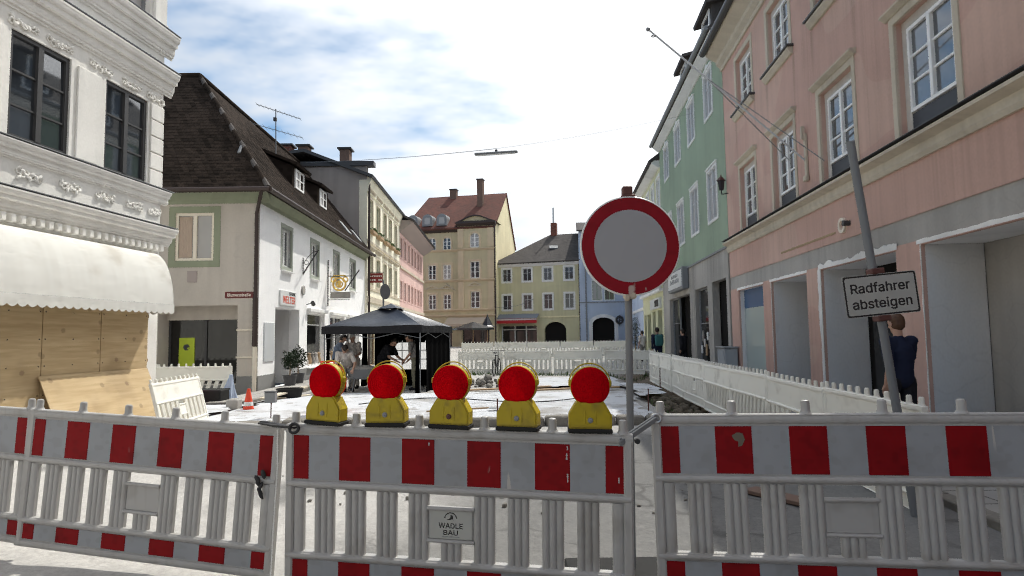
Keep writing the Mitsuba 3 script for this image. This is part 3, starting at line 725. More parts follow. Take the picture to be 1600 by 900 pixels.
for a, b in ((0.05, 0.7), (3.2, 3.82)):
    for z0, z1 in ((4.3, 7.05), (7.35, 10.2), (10.5, 12.6)): part(B, 'pilaster', FOB.box(a, b, 0.0, 0.07, z0, z1), 'ochre_trim')
part(B, 'eaves', cat([FO.profile(3.86, 9.9, [(0, 12.2), (0.1, 12.2), (0.45, 12.5), (0.45, 12.62), (0, 12.62)]), FOB.profile(-0.2, 3.95, [(0, 12.7), (0.1, 12.7), (0.32, 12.95), (0.32, 13.05), (0, 13.05)])]), 'copper_brown')
pd = Polygon([(-0.25, 13.05), (4.1, 13.05), (3.3, 13.4), (2.6, 13.7), (1.95, 13.82), (1.3, 13.7), (0.6, 13.4)])
part(B, 'pediment', FOB.put(moved(extr(pd.buffer(-0.12), 1.5), mat4([1, 0, 0], [0, 0, 1], [0, -1, 0], [0, 0.1, 0]))), 'ochre_stucco')
part(B, 'pediment_roof', FOB.put(moved(extr(pd.difference(pd.buffer(-0.13)), 2.6), mat4([1, 0, 0], [0, 0, 1], [0, -1, 0], [0, 0.28, 0]))), 'copper_brown')
O1, O2 = FO.pt(-0.12, 0.5, 12.55), FO.pt(9.9, 0.5, 12.55)
R1, R2 = FO.pt(-0.12, -5.4, 17.2), FO.pt(8.9, -5.4, 17.2)
rf = part(B, 'roof', cat([roof_plane([O1, O2, R2, R1], 0.15), roof_plane([R1, R2, FO.pt(9.9, -10.1, 11.5), FO.pt(-0.12, -10.1, 11.5)], 0.15), roof_plane([O2, R2, FO.pt(9.9, -10.1, 11.5)], 0.1)]), 'tile_red', label='red tiled roof')
for s_ in (8.75, 7.15, 5.6):
    p0 = 12.95
    fo = 0.5 - (p0 - 12.55) / 0.79
    g = bay_off(FO, fo + 0.15)
    d = part(rf, 'dormer', cat([g.put(moved(extr(arch_poly(s_ - 0.55, s_ + 0.55, p0, p0 + 1.25), 1.5), mat4([1, 0, 0], [0, 0, 1], [0, -1, 0], [0, 0, 0])))]), 'zinc')
    part(d, 'window', g.put(moved(extr(ring(s_ - 0.3, s_ + 0.3, p0 + 0.2, p0 + 0.9, 0.1), 0.06), mat4([1, 0, 0], [0, 0, 1], [0, -1, 0], [0, 0.05, 0]))), 'zinc')
    part(d, 'pane', g.box(s_ - 0.32, s_ + 0.32, 0.004, 0.012, p0 + 0.18, p0 + 0.92), 'glass_curtain')
for s_, o, w, z0, z1 in ((2.35, -3.4, 0.6, 14.8, 18.3), (5.9, -5.2, 0.7, 16.6, 17.8)):
    c = part(rf, 'chimney', FO.box(s_ - w / 2, s_ + w / 2, o - 0.35, o + 0.35, z0, z1), 'chimney_render')
    part(c, 'cap', FO.box(s_ - w / 2 - 0.08, s_ + w / 2 + 0.08, o - 0.43, o + 0.43, z1, z1 + 0.1), 'dark_metal')
part(B, 'downpipe', rod(FOB.pt(-0.06, 0.07, 0), FOB.pt(-0.06, 0.07, 12.8), 0.07), 'copper_brown')
aw = part(B, 'awning', cat([roof_plane([FOB.pt(0.9, 0.02, 3.45), FOB.pt(4.9, 0.02, 3.45), FOB.pt(4.9, 1.6, 2.75), FOB.pt(0.9, 1.6, 2.75)], 0.04), FOB.box(0.9, 4.9, 1.58, 1.6, 2.5, 2.76)]), 'awning_beige', label='beige shop awning')
for s0, s1, z1, f in ((0.6, 3.4, 2.4, FOB), (4.6, 9.0, 2.3, FO)):
    window(f, B, s0, s1, 0.3, z1, rec=0.3, cols=3, rows=(), glass='shop_glass', frame='dark_metal', name='shop_window')

# ------------------------------------------------------------------ yellow house
a_ = math.radians(17)
FY = Fac(-1.55, 65.6, math.cos(a_), -math.sin(a_), 0, -1)
B = thing('yellow_house', 'olive yellow two storey house with dark hipped roof at the far end of the square', 'house')
cw = [1.08, 3.24, 5.38, 7.56]
AR = Polygon([(4.95, 0), (7.17, 0), (7.17, 2.0)] + [(6.06 + 1.11 * math.cos(t), 2.0 + 0.85 * math.sin(t)) for t in np.linspace(0, math.pi, 14)][1:])
H = [(c - 0.43, z0, c + 0.43, z1) for c in cw for z0, z1 in ((7.05, 8.3), (4.18, 5.64))] + [(0.4, 0, 4.2, 2.5), AR]
part(B, 'wall', FY.wall(-0.1, 8.63, 0, 8.6, H, 0.4), 'yellow_stucco')
part(B, 'rear_block', FY.box(-0.1, 8.63, -9, -0.45, 0, 8.5), 'yellow_stucco')
for c in cw:
    for z0, z1 in ((7.05, 8.3), (4.18, 5.64)):
        window(FY, B, c - 0.43, c + 0.43, z0, z1, rec=0.12, cols=2, rows=(0.66,), fw=0.05, frame='blind', glass='glass_far', single=True, surround='white_trim', sw=0.17, so=0.03)
part(B, 'cornice', FY.profile(-0.2, 8.7, [(0, 8.5), (0.08, 8.5), (0.35, 8.75), (0.35, 8.9), (0, 8.9)]), 'white_trim')
part(B, 'band', FY.box(4.5, 8.6, 0, 0.07, 3.3, 3.42), 'gable_cream')
ya, yb, yr = FY.pt(-0.4, 0.5, 8.9), FY.pt(8.8, 0.5, 8.9), FY.pt(4.6, -4.6, 12.35)
rf = part(B, 'roof', cat([roof_plane([ya, yb, FY.pt(8.8, -4.6, 12.35), yr], 0.14), roof_plane([ya, yr, FY.pt(-0.4, -9.4, 8.9)], 0.14), roof_plane([yr, FY.pt(8.8, -4.6, 12.35), FY.pt(8.8, -9.4, 8.9), FY.pt(-0.4, -9.4, 8.9)], 0.14)]), 'tile_grey', label='dark grey hipped roof')
c = part(rf, 'chimney', FY.box(4.75, 5.35, -4.9, -4.3, 12.0, 13.6), 'brick'); part(c, 'flue', rod(FY.pt(5.0, -4.6, 13.6), FY.pt(5.0, -4.6, 15.3), 0.09), 'steel')
part(rf, 'skylight', moved(bbox(0, 0, 0, 0.9, 0.6, 0.1, 0.02), tra(*FY.pt(5.6, -1.9, 10.62)) @ rot([1, 0, 0], 36)), 'galvanised')
part(B, 'shop_window', cat([FY.box(a, b, -0.34, -0.26, 0, 2.5) for a, b in ((0.4, 0.5), (1.75, 1.85), (2.95, 3.05), (4.1, 4.2))] + [FY.box(0.4, 4.2, -0.34, -0.26, 2.1, 2.2)]), 'white_paint')
part(B, 'pane', FY.box(0.4, 4.2, -0.42, -0.40, 0, 2.5), 'shop_glass')
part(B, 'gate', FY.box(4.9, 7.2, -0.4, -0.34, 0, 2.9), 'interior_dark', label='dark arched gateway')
ak = part(B, 'awning', cat([roof_plane([FY.pt(0.05, 0.03, 3.72), FY.pt(4.45, 0.03, 3.72), FY.pt(4.45, 1.1, 3.25), FY.pt(0.05, 1.1, 3.25)], 0.04)]), 'awning_grey', label='grey shop awning with red valance')
part(ak, 'valance', FY.box(0.05, 4.45, 1.06, 1.09, 2.75, 3.24), 'awning_red')
part(ak, 'stripe', FY.box(0.05, 4.45, 1.095, 1.10, 3.06, 3.2), 'cloth_pale')
for d_ in (-0.02, 8.62):
    part(B, 'downpipe', rod(FY.pt(d_, 0.08, 0), FY.pt(d_, 0.08, 8.8), 0.075), 'copper_brown')

# ------------------------------------------------------------------ blue house
FB = Fac(6.62, 62.6, 1, -0.1, 0, -1)
B = thing('blue_house', 'pale blue house with an arched gateway behind the round sign', 'house')
AR = Polygon([(1.2, 0), (3.3, 0), (3.3, 2.55)] + [(2.25 + 1.05 * math.cos(t), 2.55 + 0.62 * math.sin(t)) for t in np.linspace(0, math.pi, 14)][1:])
H = [(a, z0, a + 0.88, z0 + 1.9) for a in (1.25, 2.45) for z0 in (4.9, 8.0)] + [AR]
part(B, 'wall', FB.wall(0.0, 4.75, 0, 11.8, H, 0.4), 'blue_stucco')
FB2 = Fac(*FB.pt(4.75, 0, 0)[:2], -0.105, -1, -1, 0)
part(B, 'side_wing', FB2.wall(0.0, 14.0, 0, 9.8, [(a, z, a + 0.9, z + 1.7) for a in (1.5, 4.0, 6.5) for z in (4.6, 7.2)] + [(1.2, 0, 3.6, 2.5), (5, 0, 8, 2.5)], 0.4), 'blue_stucco')
part(B, 'side_band', FB2.box(0, 14, 0, 0.1, 3.3, 3.5), 'white_trim')
for a in (1.5, 4.0, 6.5):
    for z in (4.6, 7.2): window(FB2, B, a, a + 0.9, z, z + 1.7, rec=0.1, glass='glass_far', single=True)
for a, b in ((1.2, 3.6), (5, 8)): window(FB2, B, a, b, 0.2, 2.5, rec=0.25, glass='shop_glass', single=True, name='shop_window')
part(B, 'rear_block', FB.box(0.0, 9, -8, -0.45, 0, 11.6), 'blue_stucco')
for a in (1.25, 2.45):
    for z0 in (4.9, 8.0): window(FB, B, a, a + 0.88, z0, z0 + 1.9, rec=0.1, cols=2, rows=(0.75,), frame='window_green', glass='glass_far', single=True, surround='white_trim', sw=0.08, so=0.03)
part(B, 'band', FB.box(0, 4.75, 0, 0.07, 4.62, 4.72), 'zinc')
AO = Polygon([(0.85, 0), (3.65, 0), (3.65, 2.6)] + [(2.25 + 1.4 * math.cos(t), 2.6 + 0.9 * math.sin(t)) for t in np.linspace(0, math.pi, 14)][1:])
part(B, 'arch_trim', FB.put(moved(extr(AO.difference(AR), 0.1), mat4([1, 0, 0], [0, 0, 1], [0, -1, 0], [0, 0.06, 0]))), 'white_trim')
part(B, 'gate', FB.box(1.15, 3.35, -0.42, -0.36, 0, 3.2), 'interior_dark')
part(B, 'roof', cat([roof_plane([FB.pt(-0.2, 0.4, 11.8), FB.pt(9, 0.4, 11.8), FB.pt(9, -8, 14), FB.pt(-0.2, -8, 14)], 0.14), roof_plane([FB2.pt(-0.3, 0.4, 9.8), FB2.pt(14, 0.4, 9.8), FB2.pt(14, -4, 12), FB2.pt(-0.3, -4, 12)], 0.14)]), 'tile_grey')
part(B, 'downpipe', rod(FB.pt(0.62, 0.08, 0), FB.pt(0.62, 0.08, 11), 0.07), 'zinc')
k = thing('hanging_sign', 'black scrolled iron sign hanging beside the arched gate of the blue house', 'sign')
part(k, 'bracket', cat([rod(FB.pt(3.78, 0.0, 3.35), FB.pt(3.78, 0.6, 3.35), 0.03), rod(FB.pt(3.78, 0.4, 3.35), FB.pt(3.78, 0.4, 3.2), 0.02), rod(FB.pt(3.78, 0.05, 2.3), FB.pt(3.78, 0.05, 3.4), 0.03)]), 'black_iron')
sg = trimesh.creation.torus(0.32, 0.09); part(k, 'ring', FB.put(moved(sg, tra(3.78, 0.4, 2.9) @ rot([1, 0, 0], 90))), 'black_iron')
part(k, 'scroll', FB.put(cat([moved(trimesh.creation.torus(0.13, 0.04), tra(3.68, 0.4, 2.9) @ rot([1, 0, 0], 90)), moved(trimesh.creation.torus(0.11, 0.04), tra(3.92, 0.4, 2.95) @ rot([1, 0, 0], 90))])), 'black_iron')

# ------------------------------------------------------------------ lime house (right, behind the green house)
FR = Fac(5.15, 0, 0.077, 1, -1, 0)
B = thing('lime_house', 'narrow pale lime and cream house beyond the green house', 'house')
ws = [32.9, 34.9, 36.9, 38.9]
H = [(c - 0.5, z0, c + 0.5, z0 + 1.7) for c in ws for z0 in (7.9, 5.0)] + [(32.9, 0, 34.4, 2.75), (35.2, 0, 36.4, 2.75), (37.1, 0, 38.6, 2.65), (39, 0, 40, 2.65)]
part(B, 'wall', cat([FR.wall(32.25, 40.4, -0.1, 4.15, [h for h in H if h[1] < 1], 0.5), FR.wall(32.25, 40.4, 4.15, 10.2, [h for h in H if h[1] > 1], 0.4)]), 'lime_stucco')
for c in ws:
    for z0 in (7.9, 5.0): window(FR, B, c - 0.5, c + 0.5, z0, z0 + 1.7, rec=0.06, rows=(0.66,), glass='glass_far', single=True, surround='white_trim', sw=0.12)
for a, b in ((32.9, 34.4), (35.2, 36.4), (37.1, 38.6), (39, 40)): window(FR, B, a, b, 0.1, 2.65, rec=0.3, cols=1, rows=(), glass='shop_glass', single=True, name='shop_window')
for i in range(17):
    part(B, 'baluster', FR.put(lathe([[0.001, 0], [0.07, 0], [0.05, 0.06], [0.09, 0.16], [0.04, 0.3], [0.07, 0.34], [0.001, 0.34]], 8).apply_translation([32.6 + i * 0.46, 0.12, 3.83])), 'white_trim')
part(B, 'balustrade', cat([FR.box(32.3, 40.3, 0.0, 0.22, 3.68, 3.82), FR.box(32.3, 40.3, 0.0, 0.24, 4.17, 4.28)]), 'white_trim')
part(B, 'sign_box', FR.box(33.0, 36.5, 0.0, 0.12, 2.85, 3.4), 'sign_white')
part(B, 'sign_emblem', FR.box(33.3, 34.6, 0.12, 0.14, 2.95, 3.3), 'black_letters')
part(B, 'eaves', FR.profile(32.25, 40.6, [(0, 10.0), (0.1, 10.0), (0.4, 10.2), (0.4, 10.35), (0, 10.35)]), 'white_trim')
part(B, 'roof', roof_plane([FR.pt(32.2, 0.55, 10.35), FR.pt(40.7, 0.55, 10.35), FR.pt(40.7, -4.5, 14), FR.pt(32.2, -4.5, 14)], 0.16), 'tile_grey')
part(B, 'rear_block', FR.box(32.3, 40.4, -8, -0.52, 0, 10), 'lime_stucco')

# ------------------------------------------------------------------ green house
B = thing('green_house', 'green three storey house with white framed windows over grey rendered shopfronts', 'house')
up = [(20.75, 22.05), (23.62, 25.0), (26.5, 27.9), (29.45, 30.85)]
lo = [(20.55, 22.0), (23.45, 24.9), (26.25, 27.75), (29.1, 30.6)]
H = [(a, 8.85, b, 10.42) for a, b in up] + [(a, 5.22, b, 7.05) for a, b in lo]
part(B, 'wall', FR.wall(19.5, 32.2, 4.12, 10.9, H, 0.3), 'green_stucco')
GH = [(19.85, -0.1, 21.72, 3.22), (22.4, 0.25, 24.52, 3.16), (25.55, -0.1, 30.35, 3.1)]
part(B, 'shopfront', FR.wall(19.52, 32.2, -0.3, 4.1, GH, 0.24, out=0.03), 'grey_render', label='grey rendered shopfront wall')
part(B, 'rear_block', FR.box(19.5, 32.2, -9, -0.5, 0, 10.8), 'grey_render')
part(B, 'band', FR.box(19.5, 32.2, 0.0, 0.09, 4.1, 4.16), 'zinc')
for a, b in up:
    k = window(FR, B, a + 0.08, b - 0.08, 8.9, 10.4, rec=0.05, cols=2, rows=(0.7,), fw=0.05, frame='blind', glass='glass_curtain', single=True, surround='white_trim', sw=0.085, so=0.03)
    part(k, 'crown', FR.put(moved(extr(Polygon([(a - 0.1, 10.5), (b + 0.1, 10.5), (b - 0.1, 10.56), ((a + b) / 2 + 0.2, 10.58), ((a + b) / 2, 10.70), ((a + b) / 2 - 0.2, 10.58), (a + 0.1, 10.56)]), 0.1), mat4([1, 0, 0], [0, 0, 1], [0, -1, 0], [0, 0.055, 0]))), 'white_trim')
for a, b in lo:
    k = window(FR, B, a + 0.08, b - 0.08, 5.3, 7.0, rec=0.05, cols=2, rows=(0.7,), fw=0.05, frame='blind', glass='glass_curtain', single=True, surround='white_trim', sw=0.085, so=0.03)
    part(k, 'crown', FR.box(a - 0.04, b + 0.04, 0.0, 0.06, 7.10, 7.15), 'white_trim')
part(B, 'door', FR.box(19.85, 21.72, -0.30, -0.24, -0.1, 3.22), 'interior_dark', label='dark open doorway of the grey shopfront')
k = window(FR, B, 22.4, 24.52, 0.3, 3.16, rec=0.15, cols=1, rows=(0.55,), frame='zinc', glass='shop_glass', name='shop_window')
for q in range(7):
    part(k, 'display', FR.put(bbox(22.7 + q * 0.25, -0.1, 0.6 + 0.25 * (q % 3) + 0.3, 0.18, 0.05, 0.3 + 0.12 * (q % 2), 0.02)), ('cloth_pale', 'cloth_grey', 'sign_white', 'wood')[q % 4])
k = window(FR, B, 28.6, 30.35, 0.3, 3.1, rec=0.15, cols=1, rows=(0.6,), frame='zinc', glass='shop_glass', name='shop_window')
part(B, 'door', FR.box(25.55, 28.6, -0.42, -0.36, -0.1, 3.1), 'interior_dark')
part(B, 'cornice', FR.profile(19.5, 32.25, [(0, 10.75), (0.05, 10.75), (0.32, 10.98), (0.32, 11.1), (0, 11.1)]), 'white_trim')
part(B, 'gutter', rod(FR.pt(19.5, 0.42, 11.1), FR.pt(32.3, 0.42, 11.1), 0.08), 'zinc')
G1, G2 = FR.pt(19.5, 0.4, 11.1), FR.pt(32.3, 0.4, 11.1)
rf = part(B, 'roof', cat([roof_plane([G1, G2, FR.pt(32.3, -4.5, 15.6), FR.pt(19.5, -4.5, 15.6)], 0.15), roof_plane([FR.pt(32.3, -4.5, 15.6), FR.pt(19.5, -4.5, 15.6), FR.pt(19.5, -9.4, 11), FR.pt(32.3, -9.4, 11)], 0.15)]), 'tile_grey')
for s_ in (22.3, 26.6):
    m = cat([FR.put(box2(s_ - 0.85, s_ + 0.85, -3.0, -0.25, 11.55, 13.0)), roof_plane([FR.pt(s_ - 1.05, 0.0, 12.95), FR.pt(s_ + 1.05, 0.0, 12.95), FR.pt(s_ + 1.05, -3.2, 13.7), FR.pt(s_ - 1.05, -3.2, 13.7)], 0.12)])
    d = part(rf, 'dormer', m, 'tile_grey', label='grey slated dormer')
    g = bay_off(FR, -0.25)
    part(d, 'window', g.put(moved(extr(ring(s_ - 0.5, s_ + 0.5, 11.75, 12.75, 0.09), 0.06), mat4([1, 0, 0], [0, 0, 1], [0, -1, 0], [0, 0.05, 0]))), 'white_paint')
    part(d, 'pane', g.box(s_ - 0.52, s_ + 0.52, 0.004, 0.014, 11.73, 12.77), 'glass_far')
k = thing('shop_sign', 'white lightbox shop sign in a dark frame on the grey shopfront of the green house', 'shop sign')
part(k, 'frame', FR.box(25.6, 29.0, 0.035, 0.30, 3.3, 4.2, 0.03), 'zinc')
part(k, 'face', FR.box(25.72, 28.88, 0.30, 0.315, 3.42, 4.1), 'sign_white')
for z, w, h in ((3.86, 1.6, 0.14), (3.62, 2.1, 0.18)):
    mm = [FR.box(27.3 - w / 2 + i * w / 8, 27.3 - w / 2 + (i + 0.72) * w / 8, 0.315, 0.32, z, z + h * (1 if i % 3 else 0.75)) for i in range(8)]
    part(k, 'lettering', cat(mm), 'zinc')

# ------------------------------------------------------------------ pink house
B = thing('pink_house', 'large pink plastered house with stripped grey shopfront openings along the right side', 'house')
wc = [17.25, 14.45, 11.62, 8.75, 5.9]
H = []
for c in wc:
    H += [(c - 0.72, 7.78, c + 0.72, 9.28), (c - 0.72, 4.3, c + 0.72, 6.15)]
part(B, 'wall', FR.wall(-24.0, 19.46, 3.17, 9.8, H, 0.45), 'pink_stucco')
ops = [(16.35, 18.62), (13.42, 15.68), (9.80, 12.66), (6.9, 9.1), (3.9, 6.1)]
part(B, 'shopfront', FR.wall(-24.0, 19.46, -0.3, 2.79, [(a, -0.2, b, 2.72) for a, b in ops], 0.05), 'pink_stucco', label='pink piers between the shopfront openings')
part(B, 'fascia', FR.wall(-24.0, 19.48, 2.79, 3.17, (), 0.33, out=-0.02), 'grey_render', label='bare grey strip where the old shop signs were')
part(B, 'rear_block', FR.box(-24.0, 19.4, -9, -0.95, 0, 9.7), 'grey_render')
rv = []
for a, b in ops:
    rv += [FR.box(a - 0.06, a - 0.002, -0.85, -0.052, -0.2, 2.72), FR.box(b + 0.002, b + 0.06, -0.85, -0.052, -0.2, 2.72), FR.box(a, b, -0.85, -0.052, 2.722, 2.77)]
part(B, 'reveal', cat(rv), 'reveal_plaster', label='pale grey plastered reveals of the openings')
for i, (a, b) in enumerate(ops):
    if i == 0:
        k = part(B, 'shop_window', FR.box(a, b, -0.19, -0.16, 2.2, 2.72), 'blue_fascia', label='blue fascia over a mint green shop window')
        part(k, 'pane', FR.box(a + 0.03, b - 0.02, -0.18, -0.16, 0.1, 2.198), 'mint_glass')
    else:
        k = part(B, 'door', FR.box(a, b, -0.90, -0.86, -0.2, 2.72), 'interior_dark' if i < 3 else 'grey_render')
        if i < 3:
            part(k, 'pane', FR.box(a + 0.2, b - 0.2, -0.855, -0.845, 0.1, 2.5), 'shop_glass')
        else:
            part(k, 'pane', FR.box(a + 0.25, a + 1.15, -0.855, -0.845, 0.9, 2.15), 'shop_glass'); part(k, 'frame', cat([FR.box(a + 0.15, a + 0.25, -0.86, -0.82, -0.1, 2.25), FR.box(a + 1.15, a + 1.25, -0.86, -0.82, -0.1, 2.25), FR.box(a + 0.25, a + 1.15, -0.86, -0.82, 2.15, 2.25), FR.box(a + 0.25, a + 1.15, -0.86, -0.82, 0.8, 0.9)]), 'zinc'); part(k, 'handle', FR.box(a + 1.05, a + 1.12, -0.82, -0.76, 1.0, 1.06), 'steel')
    # torn plaster round the opening
    for (u0, u1, horiz) in ((a - 0.05, b + 0.1, True), (b, 2.7, False)):
        n = 90; rg = np.random.default_rng(40 + i); nz = meshkit.fbm(np.c_[np.arange(n) * 0.11 + 9 * i, np.zeros(n), np.zeros(n)], 5)
        if horiz:
            xs = np.linspace(u0, u1, n); top = 2.785 + (0.13 if i == 2 else 0.02) * np.clip(nz * 1.5 - 0.4, 0.02, 1); bot = 2.735 + 0.0 * xs
            P = Polygon(list(zip(xs, bot)) + list(zip(xs[::-1], top[::-1])))
        elif i >= 1:
            zs = np.linspace(-0.1, 2.74, n); P = Polygon([(b + 0.004, z) for z in zs] + [(b + (0.10 + 0.22 * max(0, r_ - 0.35) if i == 2 else 0.012 + 0.05 * max(0, r_ - 0.4)), z) for z, r_ in zip(zs[::-1], nz)])
        else: continue
        part(B, 'plaster_edge', FR.put(moved(extr(P.buffer(0), 0.012), mat4([1, 0, 0], [0, 0, 1], [0, -1, 0], [0, 0.014, 0]))), 'raw_plaster', label='torn white plaster edge')
for c in wc:
    for lvl in (0, 1):
        g0, g1 = c - 0.57, c + 0.57
        gl = 'glass_dark'
        if lvl:
            k = window(FR, B, g0, g1, 7.84, 9.12, rec=0.13, cols=2, rows=(1 / 3, 2 / 3), fw=0.052, bar=0.032, glass=gl)
            part(k, 'embrasure', FR.put(moved(extr(sbox(c - 0.72, 7.78, c + 0.72, 9.28).difference(sbox(g0, 7.84, g1, 9.12)), 0.05), mat4([1, 0, 0], [0, 0, 1], [0, -1, 0], [0, -0.11, 0]))), 'embrasure_paint')
            part(k, 'surround', FR.put(moved(extr(sbox(c - 0.86, 7.78, c + 0.86, 9.42).difference(sbox(c - 0.72, 7.0, c + 0.72, 9.28)), 0.05), mat4([1, 0, 0], [0, 0, 1], [0, -1, 0], [0, 0.02, 0]))), 'trim_stone')
            part(k, 'sill', FR.box(c - 0.95, c + 0.95, -0.16, 0.16, 7.71, 7.76, 0.01), 'dark_metal')
            part(k, 'sill_moulding', FR.profile(c - 0.9, c + 0.9, [(0, 7.56), (0.05, 7.56), (0.12, 7.66), (0.12, 7.705), (0, 7.705)]), 'trim_stone')
        else:
            k = window(FR, B, g0, g1, 4.72, 6.0, rec=0.13, cols=2, rows=(1 / 3, 2 / 3), fw=0.052, bar=0.032, glass=gl)
            part(k, 'apron', FR.box(g0, g1, -0.17, -0.12, 4.3, 4.70), 'grey_panel')
            part(k, 'embrasure', FR.put(moved(extr(sbox(c - 0.72, 4.3, c + 0.72, 6.15).difference(sbox(g0, 4.0, g1, 6.0)), 0.05), mat4([1, 0, 0], [0, 0, 1], [0, -1, 0], [0, -0.11, 0]))), 'embrasure_paint')
            part(k, 'surround', FR.put(moved(extr(sbox(c - 0.84, 4.3, c + 0.84, 6.27).difference(sbox(c - 0.72, 4.0, c + 0.72, 6.15)), 0.05), mat4([1, 0, 0], [0, 0, 1], [0, -1, 0], [0, 0.02, 0]))), 'trim_stone')
            part(k, 'crown', FR.profile(c - 0.92, c + 0.92, [(0, 6.27), (0.04, 6.27), (0.12, 6.33), (0.12, 6.36), (0, 6.38)]), 'trim_stone')
part(B, 'cornice', FR.profile(-24.0, 19.46, [(0, 3.93), (0.04, 3.93), (0.07, 4.0), (0.07, 4.12), (0.20, 4.18), (0.20, 4.23), (0, 4.27)]), 'trim_stone', label='beige moulding between the ground and first floor')
part(B, 'flashing', FR.box(-24.0, 19.46, -0.0, 0.225, 4.272, 4.284), 'dark_metal')
part(B, 'eaves', FR.profile(-24.0, 19.48, [(0, 9.62), (0.05, 9.62), (0.07, 9.72), (0.17, 9.82), (0.19, 9.92), (0.48, 10.12), (0.48, 10.22), (0, 10.22)]), 'trim_stone', label='stepped beige eaves moulding')
part(B, 'gutter', cat([rod(FR.pt(-24, 0.58, 10.22), FR.pt(19.5, 0.58, 10.22), 0.1, 12)]), 'dark_metal')
part(B, 'roof', cat([roof_plane([FR.pt(-24, 0.5, 10.25), FR.pt(19.5, 0.5, 10.25), FR.pt(19.5, -4.6, 14.6), FR.pt(-24, -4.6, 14.6)], 0.15), roof_plane([FR.pt(-24, -4.6, 14.6), FR.pt(19.5, -4.6, 14.6), FR.pt(19.5, -9.6, 10), FR.pt(-24, -9.6, 10)], 0.15)]), 'tile_dark')
part(B, 'sign_scar', FR.box(11.9, 14.85, 0.0, 0.012, 3.32, 3.36), 'wood', label='rusty line left by a removed sign')
vk = part(B, 'vent_pipe', FR.put(moved(trimesh.creation.annulus(0.085, 0.14, 0.05), tra(11.55, 0.02, 3.42) @ rot([1, 0, 0], 90))), 'cream_paint')
part(vk, 'stub', FR.put(moved(trimesh.creation.cylinder(0.05, 0.12), tra(11.3, 0.06, 3.42) @ rot([1, 0, 0], 90))), 'dark_metal')

# ------------------------------------------------------------------ ornate house at the left edge
FN = Fac(-7.1, 13.0, -0.105, -1, 1, 0)
B = thing('ornate_house', 'ornate grey stone house with heavy cornices and rusticated pilaster at the left edge', 'house')
wn = [(0.62, 1.75), (2.55, 3.7), (4.5, 5.6)]
H = [(a, 4.58, b, 6.25) for a, b in wn] + [(a, 7.95, b, 9.8) for a, b in wn] + [(1.3, -0.1, 3.6, 2.2)]
part(B, 'wall', FN.wall(0.17, 34, -0.3, 11, H, 0.4), 'ornate_stone')
part(B, 'return_wall', FN.box(0.17, 0.57, -8, -0.402, -0.3, 11), 'ornate_stone')
def crn(z0, z1, o, s0=0.17):
    h = z1 - z0
    cv = lambda a, b, c, d, k: [(a + (b - a) * math.sin(t), c + (d - c) * (1 - math.cos(t)) if k else c + (d - c) * t / (math.pi / 2)) for t in np.linspace(0, math.pi / 2, 6)]
    pr = [(0, z0), (0.03, z0), (0.03, z0 + 0.10 * h), (0.06, z0 + 0.10 * h), (0.06, z0 + 0.20 * h)] + cv(0.07, 0.42 * o, z0 + 0.2 * h, z0 + 0.45 * h, True) + [(0.45 * o, z0 + 0.45 * h), (0.45 * o, z0 + 0.52 * h), (0.72 * o, z0 + 0.54 * h), (0.72 * o, z0 + 0.72 * h)] + cv(0.75 * o, 0.96 * o, z0 + 0.72 * h, z0 + 0.9 * h, True) + [(o, z0 + 0.92 * h), (o, z1), (0, z1 + 0.02)]
    m1 = FN.profile(s0 - o, 34, pr)
    return m1
for z0, z1, o in ((7.35, 7.82, 0.21), (6.55, 7.02, 0.22), (4.26, 4.52, 0.15), (3.42, 3.76, 0.25)):
    part(B, 'cornice', crn(z0, z1, o), 'ornate_stone', label='projecting stone cornice')
part(B, 'cornice_lead', cat([FN.box(-0.06, 34, -0.0, o, z, z + 0.012) for z, o in ((7.84, 0.22), (7.04, 0.23), (4.54, 0.16), (3.78, 0.26))]), 'zinc')
for i, z in enumerate(np.arange(4.58, 6.2, 0.335)):
    part(B, 'rustication', FN.box(0.165, 0.56, 0.0, 0.035, z + 0.012, z + 0.323, 0.012), 'ornate_stone')
for c in (0.2, 2.15, 4.1):
    p_ = part(B, 'pilaster', FN.box(c + 0.0, c + 0.36, 0.0, 0.06, 7.9, 9.9, 0.01), 'ornate_stone'); part(p_, 'base', FN.box(c - 0.03, c + 0.39, 0.0, 0.08, 7.86, 8.0, 0.01), 'ornate_stone')
    if c > 1:
        part(B, 'pilaster', FN.box(c - 0.25, c + 0.28, 0.0, 0.035, 4.6, 6.2, 0.01), 'ornate_stone')
rg = np.random.default_rng(11)
for (c, z, w, h) in [(0.42, 6.38, 0.5, 0.13), (1.1, 6.38, 0.5, 0.13), (1.9, 6.38, 0.5, 0.13), (2.8, 6.38, 0.5, 0.13), (3.5, 6.38, 0.5, 0.13), (0.36, 4.08, 0.3, 0.13), (0.95, 4.08, 0.42, 0.15), (1.7, 4.08, 0.42, 0.15), (2.5, 4.08, 0.42, 0.15), (3.3, 4.08, 0.42, 0.15), (0.3, 7.45, 0.16, 0.14)]:
    ms = []
    for q in range(7):      # carved leaf scrolls
        t = trimesh.creation.torus(rg.uniform(0.025, 0.055), 0.014, major_sections=14, minor_sections=6)
        u = (q / 6 - 0.5) * w * 0.9
        ms.append(moved(t, tra(c + u, 0.02, z + rg.uniform(-0.3, 0.3) * h) @ rot([1, 0, 0], 90 + rg.uniform(-20, 20))))
        lf = trimesh.creation.icosphere(1, 1.0); lf.apply_scale([0.05, 0.02, 0.025]); ms.append(moved(lf, tra(c + u, 0.025, z + rg.uniform(-0.5, 0.5) * h) @ rot([0, 1, 0], rg.uniform(0, 180))))
    part(B, 'carving', FN.put(cat(ms)), 'ornate_stone', smooth=60, label='carved scrollwork panel')
